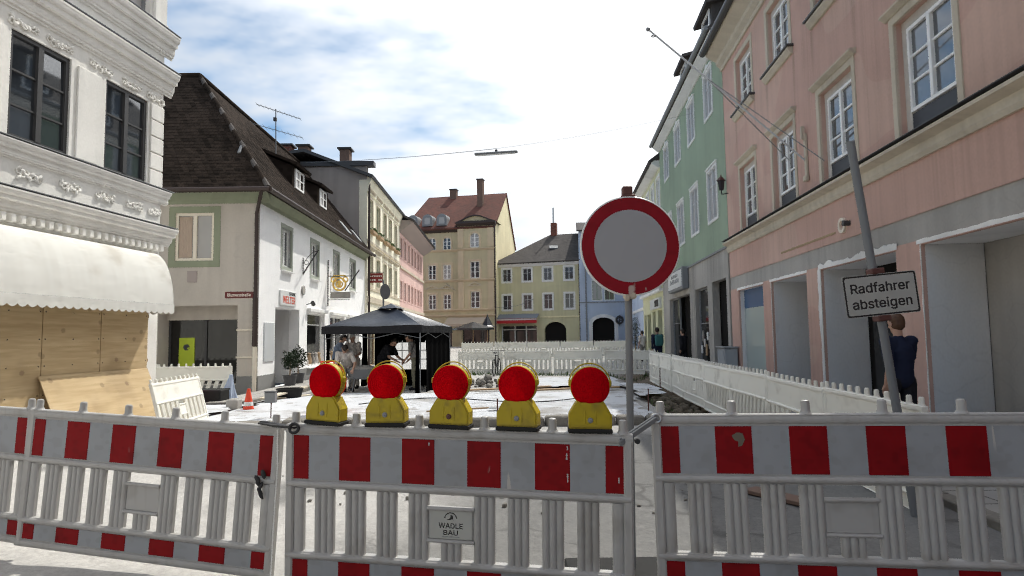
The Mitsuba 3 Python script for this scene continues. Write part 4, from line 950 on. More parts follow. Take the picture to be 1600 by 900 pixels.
for a, b in wn:
    k = window(FN, B, a, b, 4.58, 6.25, rec=0.07, cols=2, rows=(0.3, 0.65), fw=0.07, bar=0.03, frame='dark_metal', glass='glass_dark')
    k = window(FN, B, a, b, 7.95, 9.8, rec=0.16, cols=1, rows=(0.6,), fw=0.06, frame='zinc', glass='glass_curtain')
for s_ in np.arange(0.2, 5.6, 0.17): part(B, 'dentil', FN.box(s_, s_ + 0.09, 0, 0.13, 3.29, 3.41, 0.01), 'ornate_stone')
part(B, 'shop_window', FN.box(1.3, 3.6, -0.36, -0.3, -0.1, 2.2), 'shop_glass')
ew = FN.box(0.2, 34, -8, -0.42, -0.3, 10.9); part(B, 'rear_block', ew, 'ornate_stone')
# basket awning
k = thing('shop_awning', 'domed white fabric awning with scalloped valance on the ornate house', 'awning')
AO_, ZT, ZB = 0.50, 3.24, 2.20
prof = [(0.0, ZT)] + [(AO_ * math.sin(t) ** 0.8, ZT - (ZT - ZB) * (1 - math.cos(t)) ** 0.9) for t in np.linspace(0.2, math.pi / 2, 12)]
n = len(prof); S = np.linspace(0.42, 4.6, 25)
v = np.array([FN.pt(s_, o_ - 0.016 * abs(math.sin(j * math.pi / 4)) * math.sin(math.pi * i_ / (n - 1)) + 0.006 * math.sin(2.1 * j + 1.7 * i_), z) for j, s_ in enumerate(S) for i_, (o_, z) in enumerate(prof)])
f = []
for j in range(len(S) - 1):
    for i in range(n - 1):
        a = j * n + i; f += [[a, a + 1, a + n + 1], [a, a + n + 1, a + n]]
part(k, 'canopy', trimesh.Trimesh(v, f, process=False), 'awning_white', smooth=40)
for s_ in (0.42, 4.6):
    part(k, 'end_panel', FN.put(moved(extr(Polygon(prof + [(0, ZB)]), 0.012), mat4([0, 1, 0], [0, 0, 1], [1, 0, 0], [s_ - 0.012 if s_ < 1 else s_, 0, 0]))), 'awning_white')
def scallops(L, h, w):
    N = max(2, round(L / w)); w = L / N
    pts = [(0, 0)] + [(L * i / (N * 8), -h - 0.045 * abs(math.sin(math.pi * i / 8))) for i in range(N * 8 + 1)] + [(L, 0)]
    return Polygon(pts)
part(k, 'valance', FN.put(moved(extr(scallops(4.19, 0.14, 0.17), 0.01), mat4([1, 0, 0], [0, 0, 1], [0, -1, 0], [0.41, AO_ + 0.018, ZB]))), 'awning_white')
part(k, 'valance', FN.put(moved(extr(scallops(AO_, 0.14, 0.17), 0.01), mat4([0, 1, 0], [0, 0, 1], [1, 0, 0], [0.40, 0.005, ZB]))), 'awning_white')
part(k, 'frame', cat([pipe([FN.pt(0.43, 0, ZB - 0.01), FN.pt(0.43, AO_, ZB - 0.01), FN.pt(4.58, AO_, ZB - 0.01), FN.pt(4.58, 0, ZB - 0.01)], 0.015), rod(FN.pt(0.43, 0, 3.05), FN.pt(0.43, AO_ - 0.02, ZB), 0.012)]), 'galvanised')
# plywood hoarding
k = thing('plywood_hoarding', 'plywood hoarding boards covering the shop wall below the white awning', 'hoarding')
for i in range(4):
    pp_ = part(k, 'panel', FN.put(bbox(1.17 + i * 1.23, 0.075, 1.0, 1.215, 0.025, 2.3, 0.003)), 'plywood')
    part(pp_, 'screws', FN.put(cat([bbox(1.17 + i * 1.23 + dx_, 0.089, z_, 0.018, 0.005, 0.018) for dx_ in (-0.56, 0.0, 0.56) for z_ in (0.23, 0.68, 1.13, 1.55, 1.98)])), 'dark_metal', kind='stuff')
part(k, 'batten', cat([FN.box(0.5, 5.4, 0.005, 0.06, z, z + 0.06) for z in (0.2, 1.1, 1.95)]), 'wood')
k = thing('plywood_sheet', 'large sunlit plywood sheet leaning against the hoarding under the awning', 'board')
M = mat4([1, 0, 0], [0, math.cos(0.42), -math.sin(0.42)], [0, -math.sin(0.42), math.cos(0.42)], [1.85, 0.36, 0.44])
part(k, 'sheet', FN.put(moved(bbox(0, 0, 0, 2.5, 0.022, 1.18, 0.003), M)), 'plywood')
part(k, 'edge_batten', FN.put(moved(bbox(-1.2, -0.03, 0, 0.05, 0.035, 1.1, 0.003), M)), 'wood')
#@@OBJECTS
# ------------------------------------------------------------------ barriers
PIT = 0.19
def bd(i): return 0.05 + PIT / 2 + PIT * i
REDS = [(0.05, bd(0)), (bd(1), bd(2)), (bd(3), bd(4)), (bd(5), bd(6)), (bd(7), bd(8)), (bd(9), 1.95)]


def half_rail(u0, u1, w0, w1, y=-0.008):
    """horizontal rounded rail on the front face"""
    c, r = (w0 + w1) / 2, (w1 - w0) / 2
    n = 10
    pr = [(0.02, w0)] + [(0.006 + (y - 0.006) * math.sin(math.pi * i / n), c - r * math.cos(math.pi * i / n)) for i in range(n + 1)] + [(0.02, w1)]
    m = extr(Polygon(pr), u1 - u0)
    return moved(m, mat4([0, 1, 0], [0, 0, 1], [1, 0, 0], [u0, 0, 0]))


def slat_mesh(w, h, skew=0.0, ribs=3):
    """fluted slat: front profile with rounded ridges"""
    xs, ys = [], []
    n = 8 * ribs
    for i in range(n + 1):
        t = i / n
        xs.append((t - 0.5) * w); ys.append(0.014 - 0.013 * abs(math.sin(math.pi * ribs * t)) ** 0.55)
    P = Polygon(list(zip(xs, ys)) + [(w / 2, 0.038), (-w / 2, 0.038)])
    m = extr(P, h)
    m.vertices[:, 2] -= h
    m.vertices[:, 0] += skew * m.vertices[:, 2]
    return m


def knob_mesh():
    pr = [[0.001, -0.004], [0.036, -0.004], [0.029, 0.006], [0.024, 0.016], [0.023, 0.058], [0.020, 0.067], [0.012, 0.071], [0.001, 0.071]]
    m = lathe(pr, 16)
    m.apply_scale([1.0, 0.95, 1]); m.apply_translation([0, 0.024, 0]); return m


def top_beam():
    return cat([box2(0.05, 1.95, 0.0085, 0.040, -0.345, -0.02), half_rail(0.0, 2.0, -0.052, -0.006, -0.006), bbox(1.0, 0.024, -0.008, 2.0, 0.056, 0.016, 0.006), half_rail(0.012, 1.988, -0.362, -0.325, -0.012), box2(0.05, 1.95, 0.012, 0.046, -0.37, -0.345)])


def low_beam():
    return cat([box2(0.05, 1.95, 0.0085, 0.040, -0.915, -0.735), half_rail(0.012, 1.988, -0.768, -0.735, -0.012), half_rail(0.0, 2.0, -0.93, -0.885, -0.008), bbox(1.0, 0.024, -0.737, 1.9, 0.05, 0.014, 0.005)])


def post(u):
    return bbox(u, 0.024, -0.465, 0.052, 0.058, 0.93, 0.010)


G = {'top_beam': ply(top_beam(), smooth=40), 'lower_beam': ply(low_beam(), smooth=40), 'knob': ply(knob_mesh(), smooth=40), 'slat': ply(slat_mesh(0.118, 0.366), smooth=30),
     'slat_end': ply(slat_mesh(0.062, 0.366, ribs=1), smooth=30), 'slat_short': ply(slat_mesh(0.118, 0.115), smooth=30), 'post': ply(post(0.0), smooth=False),
     'slat_skew': ply(slat_mesh(0.10, 0.366, 0.32), smooth=30),
     'plate': ply(cat([bbox(0, 0.026, -0.53, 0.265, 0.024, 0.17, 0.006), half_rail(-0.135, 0.135, -0.455, -0.432, -0.006), half_rail(-0.135, 0.135, -0.632, -0.612, -0.006)]), smooth=30),
     'film': ply(box2(0.052, 1.948, 0.0050, 0.0084, -0.317, -0.064)), 'film_low': ply(box2(0.052, 1.948, 0.0050, 0.0084, -0.876, -0.774))}
for j, (a, b) in enumerate(REDS):
    G[f'red{j}'] = ply(bbox((a + b) / 2, 0.0036, -0.19, b - a, 0.0026, 0.250, 0.001)); G[f'low{j}'] = ply(bbox((a + b) / 2, 0.0036, -0.825, b - a, 0.0026, 0.10, 0.001))
G['foot'] = ply(cat([bbox(0, 0.02, -0.985, 0.42, 0.78, 0.10, 0.025)]))


def bmat(x, y, z, yaw, roll, lean):
    ex = np.array([math.cos(yaw) * math.cos(roll), math.sin(yaw) * math.cos(roll), math.sin(roll)])
    n = np.array([-math.sin(yaw), math.cos(yaw), 0])
    ez = math.cos(lean) * np.cross(ex, n) + math.sin(lean) * n; ez /= np.linalg.norm(ez)
    ey = np.cross(ez, ex)
    return mat4(ex, ey, ez, [x, y, z])


def barrier(M, label, striped=True, m='barrier_plastic', group=None, skew=False, foot=False, name='barrier', info=False, knobs_apart=True):
    k = thing(name, label, 'barrier', group)
    tw = lambda u=0.0, w=0.0: M @ tra(u, 0, w)
    part(k, 'top_beam', G['top_beam'], m, to_world=tw()); part(k, 'lower_beam', G['lower_beam'], m, to_world=tw())
    for u in (0.026, 1.974): part(k, 'post', G['post'], m, to_world=tw(u))
    nk_ = 6 if striped else 11
    for i in range(nk_): part(k, 'knob', G['knob'], m, to_world=tw(0.052 + 1.896 / (nk_ - 1) * i))
    for u in (0.081, 1.919): part(k, 'slat', G['slat_end'], m, to_world=tw(u, -0.368))
    for i in range(9):
        u = (bd(i) + bd(i + 1)) / 2
        if skew: part(k, 'slat', G['slat_skew'], m, to_world=tw(u + 0.06, -0.368))
        elif i == 4:
            part(k, 'slat', G['slat_short'], m, to_world=tw(u, -0.620)); pl = part(k, 'info_plate', G['plate'], m, to_world=tw(u))
        else: part(k, 'slat', G['slat'], m, to_world=tw(u, -0.368))
    if foot:
        for u in (0.35, 1.65): part(k, 'foot', G['foot'], 'rubber', to_world=tw(u))
    if striped:
        part(k, 'white_film', G['film'], 'film_white', to_world=tw()); part(k, 'white_film', G['film_low'], 'film_white', to_world=tw())
        for j in range(6):
            part(k, 'red_stripe', G[f'red{j}'], 'film_red', to_world=tw()); part(k, 'red_stripe', G[f'low{j}'], 'film_red', to_world=tw())
    return k


MM = bmat(-1.337, 3.802, 1.006, -0.184, -0.017, -0.027)
ML = bmat(-3.409, 4.564, 1.034, -0.241, -0.040, 0.047)
MR = bmat(0.757, 3.575, 1.058, -0.168, 0.011, 0.038)
barL = barrier(ML, 'left red and white striped barrier with a dark rag tied near its right end')
barM = barrier(MM, 'red and white striped barrier in the middle carrying five warning lamps and a company plate')
labels[barM]['label'] = 'middle red and white striped barrier carrying the five warning lamps'
barR = barrier(MR, 'red and white striped barrier at the right in front of the leaning bicycle sign')
barrier(bmat(-5.33, 5.12, 1.10, -0.27, -0.035, 0.03), 'red and white striped barrier cut off by the left edge of the picture')

# company plate
k = thing('company_plate', 'white company plate with emblem and black lettering fixed to the middle barrier', 'sign')
LM = MM @ tra((bd(4) + bd(5)) / 2, 0, -0.53)
part(k, 'board', moved(bbox(0, 0.0105, 0, 0.245, 0.005, 0.160, 0.002), LM), 'sign_board')
up2 = mat4([1, 0, 0], [0, 0, 1], [0, -1, 0], [0, 0, 0])
for txt, w, h, z in (('WADLE', 0.138, 0.029, -0.006), ('BAU', 0.084, 0.027, -0.044)):
    tm = meshkit.text_mesh(txt, h, 0.001, True); tm.apply_translation(-tm.bounds.mean(0)); tm.apply_scale([w / tm.extents[0], h / tm.extents[1], 1])
    part(k, 'lettering', moved(tm, LM @ tra(0, 0.0074, z) @ up2), 'black_letters')
arc = Point(0, 0).buffer(0.030).difference(Point(0, 0).buffer(0.026)).difference(sbox(-0.04, -0.04, 0.04, 0.004))
bird = unary_union([Polygon([(-0.018, -0.002), (-0.004, 0.004), (0.002, 0.016), (0.010, 0.013), (0.013, -0.004), (0.006, 0.002), (-0.002, -0.004)]), Point(0.004, 0.014).buffer(0.005)])
part(k, 'emblem', moved(cat([extr(g, 0.001) for g in [arc] + list(getattr(bird, 'geoms', [bird]))]), LM @ tra(0, 0.0074, 0.030) @ np.diag([1.25, 1, 1.25, 1]) @ up2), 'black_letters')
part(k, 'small_print', moved(extr(sbox(-0.05, -0.0015, 0.05, 0.0015), 0.001), LM @ tra(0, 0.0074, -0.066) @ up2), 'zinc')

# warning lamps
LAMP_BAFFLE = []
def lamp_parts():
    body = Polygon([(-0.115, 0.022), (0.115, 0.022), (0.115, 0.095), (0.098, 0.125), (0.078, 0.158), (0.06, 0.172), (-0.06, 0.172), (-0.078, 0.158), (-0.098, 0.125), (-0.115, 0.095)])
    b = moved(extr(body.buffer(-0.008).buffer(0.008), 0.076), mat4([1, 0, 0], [0, 0, 1], [0, -1, 0], [0, 0.062, 0]))
    b2 = moved(extr(body.buffer(-0.010), 0.088), mat4([1, 0, 0], [0, 0, 1], [0, -1, 0], [0, 0.068, 0]))
    ringm = lathe([[0.100, -0.021], [0.104, -0.023], [0.1065, -0.020], [0.1065, 0.020], [0.104, 0.023], [0.100, 0.021], [0.100, -0.021]], 40, axis=1); ringm.apply_translation([0, 0.024, 0.246])
    rib = cat([bbox(0.03, -0.021, 0.085, 0.004, 0.004, 0.075, 0.001), bbox(-0.03, -0.021, 0.085, 0.004, 0.004, 0.075, 0.001)])
    shell = cat([b, b2, ringm, rib])
    # dome lens: fresnel-like stepped rings with flat facets
    pr, R_ = [[0.001, -0.026]], 0.1035
    for q in range(9):
        r0, r1 = R_ * q / 9 + 0.001, R_ * (q + 1) / 9
        dep = lambda r: -0.026 * math.sqrt(max(0, 1 - (r / R_ * 0.94) ** 2))
        if q: pr.append([r0, dep(r0) - 0.0022])
        pr.append([r1 - 0.0005, dep(r1) + 0.0004])
    pr += [[R_, 0.004]]
    lens = trimesh.creation.revolve(np.array(pr), sections=30)
    lens.apply_transform(rot([1, 0, 0], -90)); lens.fix_normals()
    front = lens.copy(); back = lens.copy(); back.apply_transform(rot([0, 0, 1], 180))
    if front.bounds[0][1] > -0.02: front, back = back, front
    front.apply_translation([0, -0.004, 0.246]); back.apply_translation([0, 0.052, 0.246])
    a = np.linspace(math.radians(8), math.radians(172), 22)
    hd = pipe([(0.1135 * math.cos(x), 0.026 + 0.03 * math.sin(x), 0.248 + 0.118 * math.sin(x)) for x in a], 0.0038, 8)
    pads = cat([bbox(sx * 0.108, 0.024, 0.262, 0.016, 0.03, 0.035, 0.005) for sx in (-1, 1)])
    foot = cat([bbox(0, 0.024, 0.011, 0.236, 0.11, 0.022, 0.005)])
    bolt = lathe([[0.001, -0.012], [0.013, -0.010], [0.013, 0.004], [0.001, 0.004]], 6, axis=1); bolt.apply_translation([0, -0.018, 0.068])
    rim = moved(trimesh.creation.torus(0.012, 0.003, major_sections=16, minor_sections=6), tra(0, -0.020, 0.068) @ rot([1, 0, 0], 90))
    baffle = moved(extr(Point(0, 0).buffer(0.098).difference(Polygon([(0, 0.035), (-0.12, -0.06), (-0.10, -0.12), (0.08, -0.12)])).difference(Point(-0.03, 0.035).buffer(0.018)), 0.004), mat4([1, 0, 0], [0, 0, 1], [0, -1, 0], [0, 0.026, 0.246]))  # unseen plate added between the lenses; its cut-out brightens the lower lens
    LAMP_BAFFLE.append(baffle)
    return shell, front, back, cat([hd, pads]), foot, cat([bolt, rim])
LS = lamp_parts()
LG = [ply(LS[0], smooth=30), ply(LS[1], smooth=False), ply(LS[2], smooth=False), ply(LS[3], smooth=40), ply(LS[4]), ply(LS[5])]
LG.append(ply(LAMP_BAFFLE[0]))
DTL = ['leftmost warning lamp on the middle barrier, in front of the orange drum', 'second warning lamp from the left on the middle barrier, below the tent', 'third warning lamp on the barrier, above the company plate', 'fourth warning lamp from the left on the middle barrier', 'warning lamp nearest the round no vehicles sign']
for i, u in enumerate((0.24, 0.620, 0.995, 1.38, 1.775)):
    k = thing('warning_lamp', 'yellow red-lensed ' + DTL[i], 'warning lamp', 'warning lamps on the middle barrier')
    M = MM @ tra(u, 0, 0.002) @ rot([0, 0, 1], (-8, 3, -2, -5, 8)[i]) @ rot([0, 1, 0], (1.6, -1.0, 0.8, -0.6, 0.4)[i])
    bd_ = part(k, 'body', LG[0], 'lamp_yellow', to_world=M); part(bd_, 'bolt', LG[5], ('zinc', 'zinc', 'rust_clamp', 'zinc', 'zinc')[i], to_world=M)
    part(k, 'lens', LG[1], 'lens_red', to_world=M); part(k, 'lens', LG[2], 'lens_back', to_world=M); part(k, 'handle', LG[3], 'lamp_yellow', to_world=M); part(k, 'base', LG[4], 'rubber', to_world=M); part(k, 'added_baffle', LG[6], 'sign_red', to_world=M)  # last part is the added inner plate that shapes the lens glow

# clamps and straps at the joints
def P3(M, u, y, w): return (M @ np.array([u, y, w, 1]))[:3]
k = thing('clamp_hook', 'black rubber strap joining the left and the middle barrier', 'strap')
a, b = P3(ML, 1.86, -0.012, 0.012), P3(MM, 0.07, -0.02, -0.015)
mid = (a + b) / 2 + np.array([0, -0.03, 0.0])
part(k, 'strap', cat([beam(a, mid, 0.035, 0.012, 0.003), beam(mid, b, 0.045, 0.014, 0.003), beam(a + [0, 0.015, 0.008], b + [0, 0.02, -0.006], 0.03, 0.012, 0.003)]), 'strap_black')
part(k, 'buckle', moved(trimesh.creation.torus(0.026, 0.009, major_sections=20, minor_sections=8), tra(*(b + [0.0, -0.018, -0.004])) @ rot([1, 0, 0], 80)), 'strap_black')
k = thing('clamp_hook', 'grey steel hook bar joining the middle and the right barrier', 'clamp')
a, b = P3(MM, 1.93, -0.02, -0.05), P3(MR, 0.03, -0.03, -0.02)
part(k, 'bar', cat([beam(a, b, 0.012, 0.028, 0.003), beam(a + [0.005, 0.012, 0.022], b + [0, 0.012, 0.018], 0.010, 0.014, 0.003)]), 'galvanised')
part(k, 'ring', moved(trimesh.creation.torus(0.022, 0.007, major_sections=18, minor_sections=8), tra(*b) @ rot([1, 0, 0], 75)), 'steel')
part(k, 'bolt', moved(trimesh.creation.cylinder(0.014, 0.03), tra(*(a * 0.55 + b * 0.45 + [0, -0.005, -0.045])) @ rot([1, 0, 0], 90)), 'black_iron')
rg = np.random.default_rng(5)
rag = []
o = P3(ML, 1.905, -0.02, -0.33)
for q in range(6):
    s_ = trimesh.creation.icosphere(2, 1.0); s_.vertices *= (1 + 0.5 * (meshkit.fbm(s_.vertices * 1.7 + q * 5, 3) - 0.5))[:, None]
    s_.apply_scale([0.015 - 0.001 * q, 0.012, 0.028]); rag.append(moved(s_, tra(*(o + [rg.uniform(-0.025, 0.02), rg.uniform(-0.015, 0), 0.03 - 0.027 * q + rg.uniform(-.01, .01)])) @ rot([0, 1, 0], rg.uniform(-35, 35))))
solo('rag', cat(rag), 'strap_black', 'dark rag knotted round the right post of the left barrier', 'rag', smooth=True)
# cable tied along the joint
solo('tie_cord', pipe([P3(ML, 1.99, -0.02, -0.02), P3(ML, 2.01, -0.02, -0.25), P3(ML, 2.012, -0.02, -0.6), P3(ML, 2.02, -0.02, -0.92)], 0.004, 6), 'sign_white', 'thin pale cord hanging down the joint of left and middle barrier', 'cord')
dt = Polygon([(-0.03, 0.02), (-0.005, 0.035), (0.02, 0.03), (0.03, 0.0), (0.015, -0.03), (0.0, -0.035), (0.002, -0.01), (-0.02, 0.0)]).buffer(0.003)
solo('torn_sticker', moved(extr(dt, 0.0008), MR @ tra(0.455, 0.0018, -0.135) @ up2), 'old_glue', 'torn brown sticker remnant on a red field of the right barrier', 'sticker')

# peeling slivers of the film on the middle barrier
rg = np.random.default_rng(77)
for u, w_, hh in ((bd(8) - 0.012, -0.085, 0.02), (bd(8) - 0.016, -0.13, 0.035), (bd(8) - 0.012, -0.245, 0.045), (1.925, -0.245, 0.03), (bd(4) - 0.03, -0.09, 0.015)):
    n_ = 7; zs = np.linspace(-hh / 2, hh / 2, n_); e_ = 0.002 + 0.004 * rg.random(n_)
    P = Polygon(list(zip(-e_, zs)) + list(zip((e_ * rg.uniform(0.3, 1, n_))[::-1], zs[::-1])))
    part(barM, 'film_chip', moved(extr(P.buffer(0.0005), 0.0006), MM @ tra(u, 0.0021, w_) @ up2), 'barrier_plastic')

# ------------------------------------------------------------------ round no vehicles sign
k = thing('traffic_sign', 'round white sign with red rim on a grey pole behind the middle barrier', 'traffic sign')
c = np.array([0.735, 3.92, 2.045])
SM = mat4([1.035, 0.03, 0], [-0.03, 1, 0], [0, 0, 1.035], c)
disc = lathe([[0.001, 0.002], [0.297, 0.002], [0.300, 0.006], [0.300, 0.022], [0.296, 0.022], [0.294, 0.006], [0.001, 0.005]], 72, axis=1)
part(k, 'disc', moved(disc, SM), 'sign_white', smooth=30)
part(k, 'face', moved(extr(Point(0, 0).buffer(0.2175, 48), 0.0012), SM @ tra(0, 0.0012, 0) @ up2), 'sign_face')
part(k, 'red_ring', moved(extr(Point(0, 0).buffer(0.291, 48).difference(Point(0, 0).buffer(0.218, 48)), 0.0012), SM @ tra(0, 0.0012, 0) @ up2), 'sign_red')
part(k, 'pole', cat([rod(c + [-0.005, 0.045, 0.375], c + [-0.035, 0.045, -2.0], 0.0225, 18)]), 'galvanised', smooth=40)
part(k, 'cap', cat([bbox(c[0] - 0.005, c[1] + 0.045, c[2] + 0.35, 0.062, 0.062, 0.06, 0.008), bbox(c[0], c[1] + 0.035, c[2] + 0.30, 0.085, 0.05, 0.06, 0.008)]), 'rust_clamp')
part(k, 'clamp', cat([bbox(c[0] - 0.008, c[1] + 0.03, c[2] - 0.305, 0.075, 0.06, 0.045, 0.008), bbox(c[0] - 0.03, c[1] + 0.0, c[2] - 0.32, 0.03, 0.03, 0.04, 0.006)]), 'trim_stone')
part(k, 'base_plate', bbox(c[0] - 0.04, c[1] + 0.05, 0.05, 0.8, 0.4, 0.1, 0.02), 'rubber')

# ------------------------------------------------------------------ leaning bicycle sign
k = thing('traffic_sign', 'rectangular white sign asking cyclists to dismount on a leaning grey pole at the right', 'traffic sign')
p0, p1 = np.array([3.265, 5.32, -0.15]), np.array([2.885, 5.32, 3.09])
part(k, 'pole', rod(p0, p1, 0.034, 20), 'galvanised', smooth=40)
part(k, 'pole_cap', cat([rod(p1, p1 + (p1 - p0) / np.linalg.norm(p1 - p0) * 0.012, 0.036, 20)]), 'zinc')
cz = p0 + (p1 - p0) * ((1.80 - p0[2]) / (p1[2] - p0[2]))
SM = tra(cz[0] + 0.005, cz[1] - 0.052, cz[2]) @ rot([0, 0, 1], -2) @ rot([0, 1, 0], -5.0)
def rrect(w, h, r): return sbox(-w / 2 + r, -h / 2 + r, w / 2 - r, h / 2 - r).buffer(r)
part(k, 'plate', moved(extr(rrect(0.60, 0.345, 0.02), 0.003), SM @ tra(0, 0, 0) @ up2), 'sign_board')
part(k, 'border', moved(extr(rrect(0.592, 0.337, 0.02).difference(rrect(0.566, 0.311, 0.015)), 0.001), SM @ tra(0, -0.0031, 0) @ up2), 'black_letters')
for txt, z in (('Radfahrer', 0.062), ('absteigen', -0.068)):
    tm = meshkit.text_mesh(txt, 0.076, 0.001, True); tm.apply_translation([-tm.bounds.mean(0)[0], -0.036, 0]); tm.apply_scale([0.485 / tm.extents[0], 1, 1])
    part(k, 'lettering', moved(tm, SM @ tra(0, -0.0031, z) @ up2), 'black_letters')
for dz in (0.195, -0.195):
    q = (SM @ np.array([0, 0.04, dz, 1]))[:3]
    part(k, 'clamp', moved(cat([bbox(0, 0, 0, 0.11, 0.10, 0.05, 0.008), bbox(0.05, 0.01, 0, 0.05, 0.03, 0.035, 0.005)]), tra(*q) @ rot([0, 1, 0], -6)), 'rust_clamp')

# ------------------------------------------------------------------ blank barriers round the site
def bar_between(p, q, z, label, group, lean=0.0, **kw):
    p, q = np.array(p, float), np.array(q, float)
    yaw = math.atan2(q[1] - p[1], q[0] - p[0])
    return barrier(bmat(p[0], p[1], z + 0.93, yaw, RNG.normal(0, 0.006), lean), label, striped=False, m='old_plastic', group=group, **kw)
far_, ax = np.array([2.9 + 0.075 * 21.2, 21.2]), np.array([-0.075, -1.0]); ax /= np.linalg.norm(ax)
nm = ['farthest', 'second farthest', 'third farthest', 'fourth farthest', 'fourth nearest', 'third nearest', 'second nearest', 'nearest']
for i in range(8):
    p = far_ + ax * 2.01 * i + RNG.normal(0, 0.02, 2); q = far_ + ax * 2.01 * (i + 1)
    bar_between(p, q, -0.05, f'old cream plastic barrier, {nm[i]} in the row along the right pavement', 'cream barriers along the right pavement', skew=(i in (4, 5)))
for i in range(4):
    p = np.array([-2.35 + 2.0 * i, 27.5 - 0.62 * i]); q = p + [2.0, -0.62]
    bar_between(p, q, -0.06, f'grey white barrier across the street, {["first", "second", "third", "fourth"][i]} from the left in the nearer row', 'barriers across the street, nearer row')
for i in range(5):
    p = np.array([-3.2 + 2.05 * i, 40 - 0.1 * i]); q = p + [2.0, -0.1]
    bar_between(p, q, 0.17, f'white barrier {["leftmost", "second", "third", "fourth", "fifth"][i]} in the farther row across the street', 'barriers across the street, farther row')
for i in range(2):
    p = np.array([-11.0 + 1.86 * i, 16.5 - 0.1 * i]); bar_between(p, p + [1.9, -0.06], -0.09, ['sunlit white barrier half hidden by the plywood, before the beige wall', 'sunlit white barrier with slanting slats before the shop window of the corner house'][i], 'barriers before the corner house', skew=True)
barrier(bmat(-5.95, 10.6, 0.80, math.radians(95.5), 0.0, 0.25), 'sunlit white barrier leaning beside the plywood hoarding', striped=False, m='old_plastic')

# ------------------------------------------------------------------ party tent
def lerp(a, b, t): return np.asarray(a, float) * (1 - t) + np.asarray(b, float) * t
TA, TB, TC, TD = np.array([-5.45, 18.5]), np.array([-2.58, 18.0]), np.array([-2.02, 20.85]), np.array([-4.88, 21.4])
k = thing('party_tent', 'black party tent with dark canopy and side curtains over the workers', 'tent')
cor = [TA, TB, TC, TD]; ctr = sum(cor) / 4; EZ, AZ = 1.83, 2.5
v, f = [], []
for s_ in range(4):      # sagging roof panels
    a, b = cor[s_], cor[(s_ + 1) % 4]
    nU, nW = 13, 10; base = len(v)
    for w in range(nW):
        t = w / (nW - 1) * 0.86
        for u in range(nU):
            q = u / (nU - 1)
            e = lerp(a, b, q) + (lerp(a, b, q) - ctr) * 0.03; p = lerp(e, ctr, t)
            z = EZ + (AZ - EZ) * t - 0.10 * math.sin(math.pi * t) * (1 - abs(2 * q - 1) ** 4) + 0.012 * math.sin(9 * q + 3 * s_)
            v.append([p[0], p[1], z])
    for w in range(nW - 1):
        for u in range(nU - 1):
            i = base + w * nU + u; f += [[i, i + 1, i + nU + 1], [i, i + nU + 1, i + nU]]
rfm = trimesh.Trimesh(np.array(v), f, process=False)
part(k, 'canopy', rfm, 'tent_black', smooth=50)
v, f = [], []
for s_ in range(4):
    a, b = ctr + (cor[s_] - ctr) * 0.22, ctr + (cor[(s_ + 1) % 4] - ctr) * 0.22
    i = len(v); v += [[*a, EZ + (AZ - EZ) * 0.82 + 0.015], [*b, EZ + (AZ - EZ) * 0.82 + 0.015], [*ctr, AZ + 0.05]]; f += [[i, i + 1, i + 2]]
part(k, 'vent_cap', trimesh.Trimesh(np.array(v), f, process=False), 'tent_black')
vals = []
for s_ in range(4):
    a, b = ctr + (cor[s_] - ctr) * 1.032, ctr + (cor[(s_ + 1) % 4] - ctr) * 1.032
    n = 30; vv = []
    for z in (EZ + 0.01, EZ - 0.2):
        for u in range(n + 1):
            p = lerp(a, b, u / n) + (lerp(a, b, u / n) - ctr) * 0.006 * math.sin(u * 1.9) * (z < EZ); vv.append([p[0], p[1], z + 0.012 * math.sin(9 * u / n + 3 * s_) * (z > EZ)])
    ff = []
    for u in range(n): ff += [[u, u + 1, n + 2 + u], [u, n + 2 + u, n + 1 + u]]
    vals.append(trimesh.Trimesh(np.array(vv), ff, process=False))
for m in vals: part(k, 'valance', m, 'tent_valance', smooth=50)
gz = -0.08
for c_ in cor:
    p = ctr + (c_ - ctr) * 0.985
    part(k, 'leg', cat([rod([*p, gz], [*p, 1.0], 0.017, 10), rod([*p, 0.95], [*p, EZ], 0.022, 10), bbox(p[0], p[1], gz + 0.01, 0.1, 0.1, 0.015)]), 'galvanised')
tr = []
for s_ in range(4):
    a, b = np.array([*(ctr + (cor[s_] - ctr) * 0.98), EZ - 0.05]), np.array([*(ctr + (cor[(s_ + 1) % 4] - ctr) * 0.98), EZ - 0.05])
    m_ = (a + b) / 2
    tr += [rod(a, m_ - [0, 0, 0.3], 0.011, 6), rod(a - [0, 0, 0.3], m_, 0.011, 6), rod(b, m_ - [0, 0, 0.3], 0.011, 6), rod(b - [0, 0, 0.3], m_, 0.011, 6)]
part(k, 'truss', cat(tr), 'galvanised')


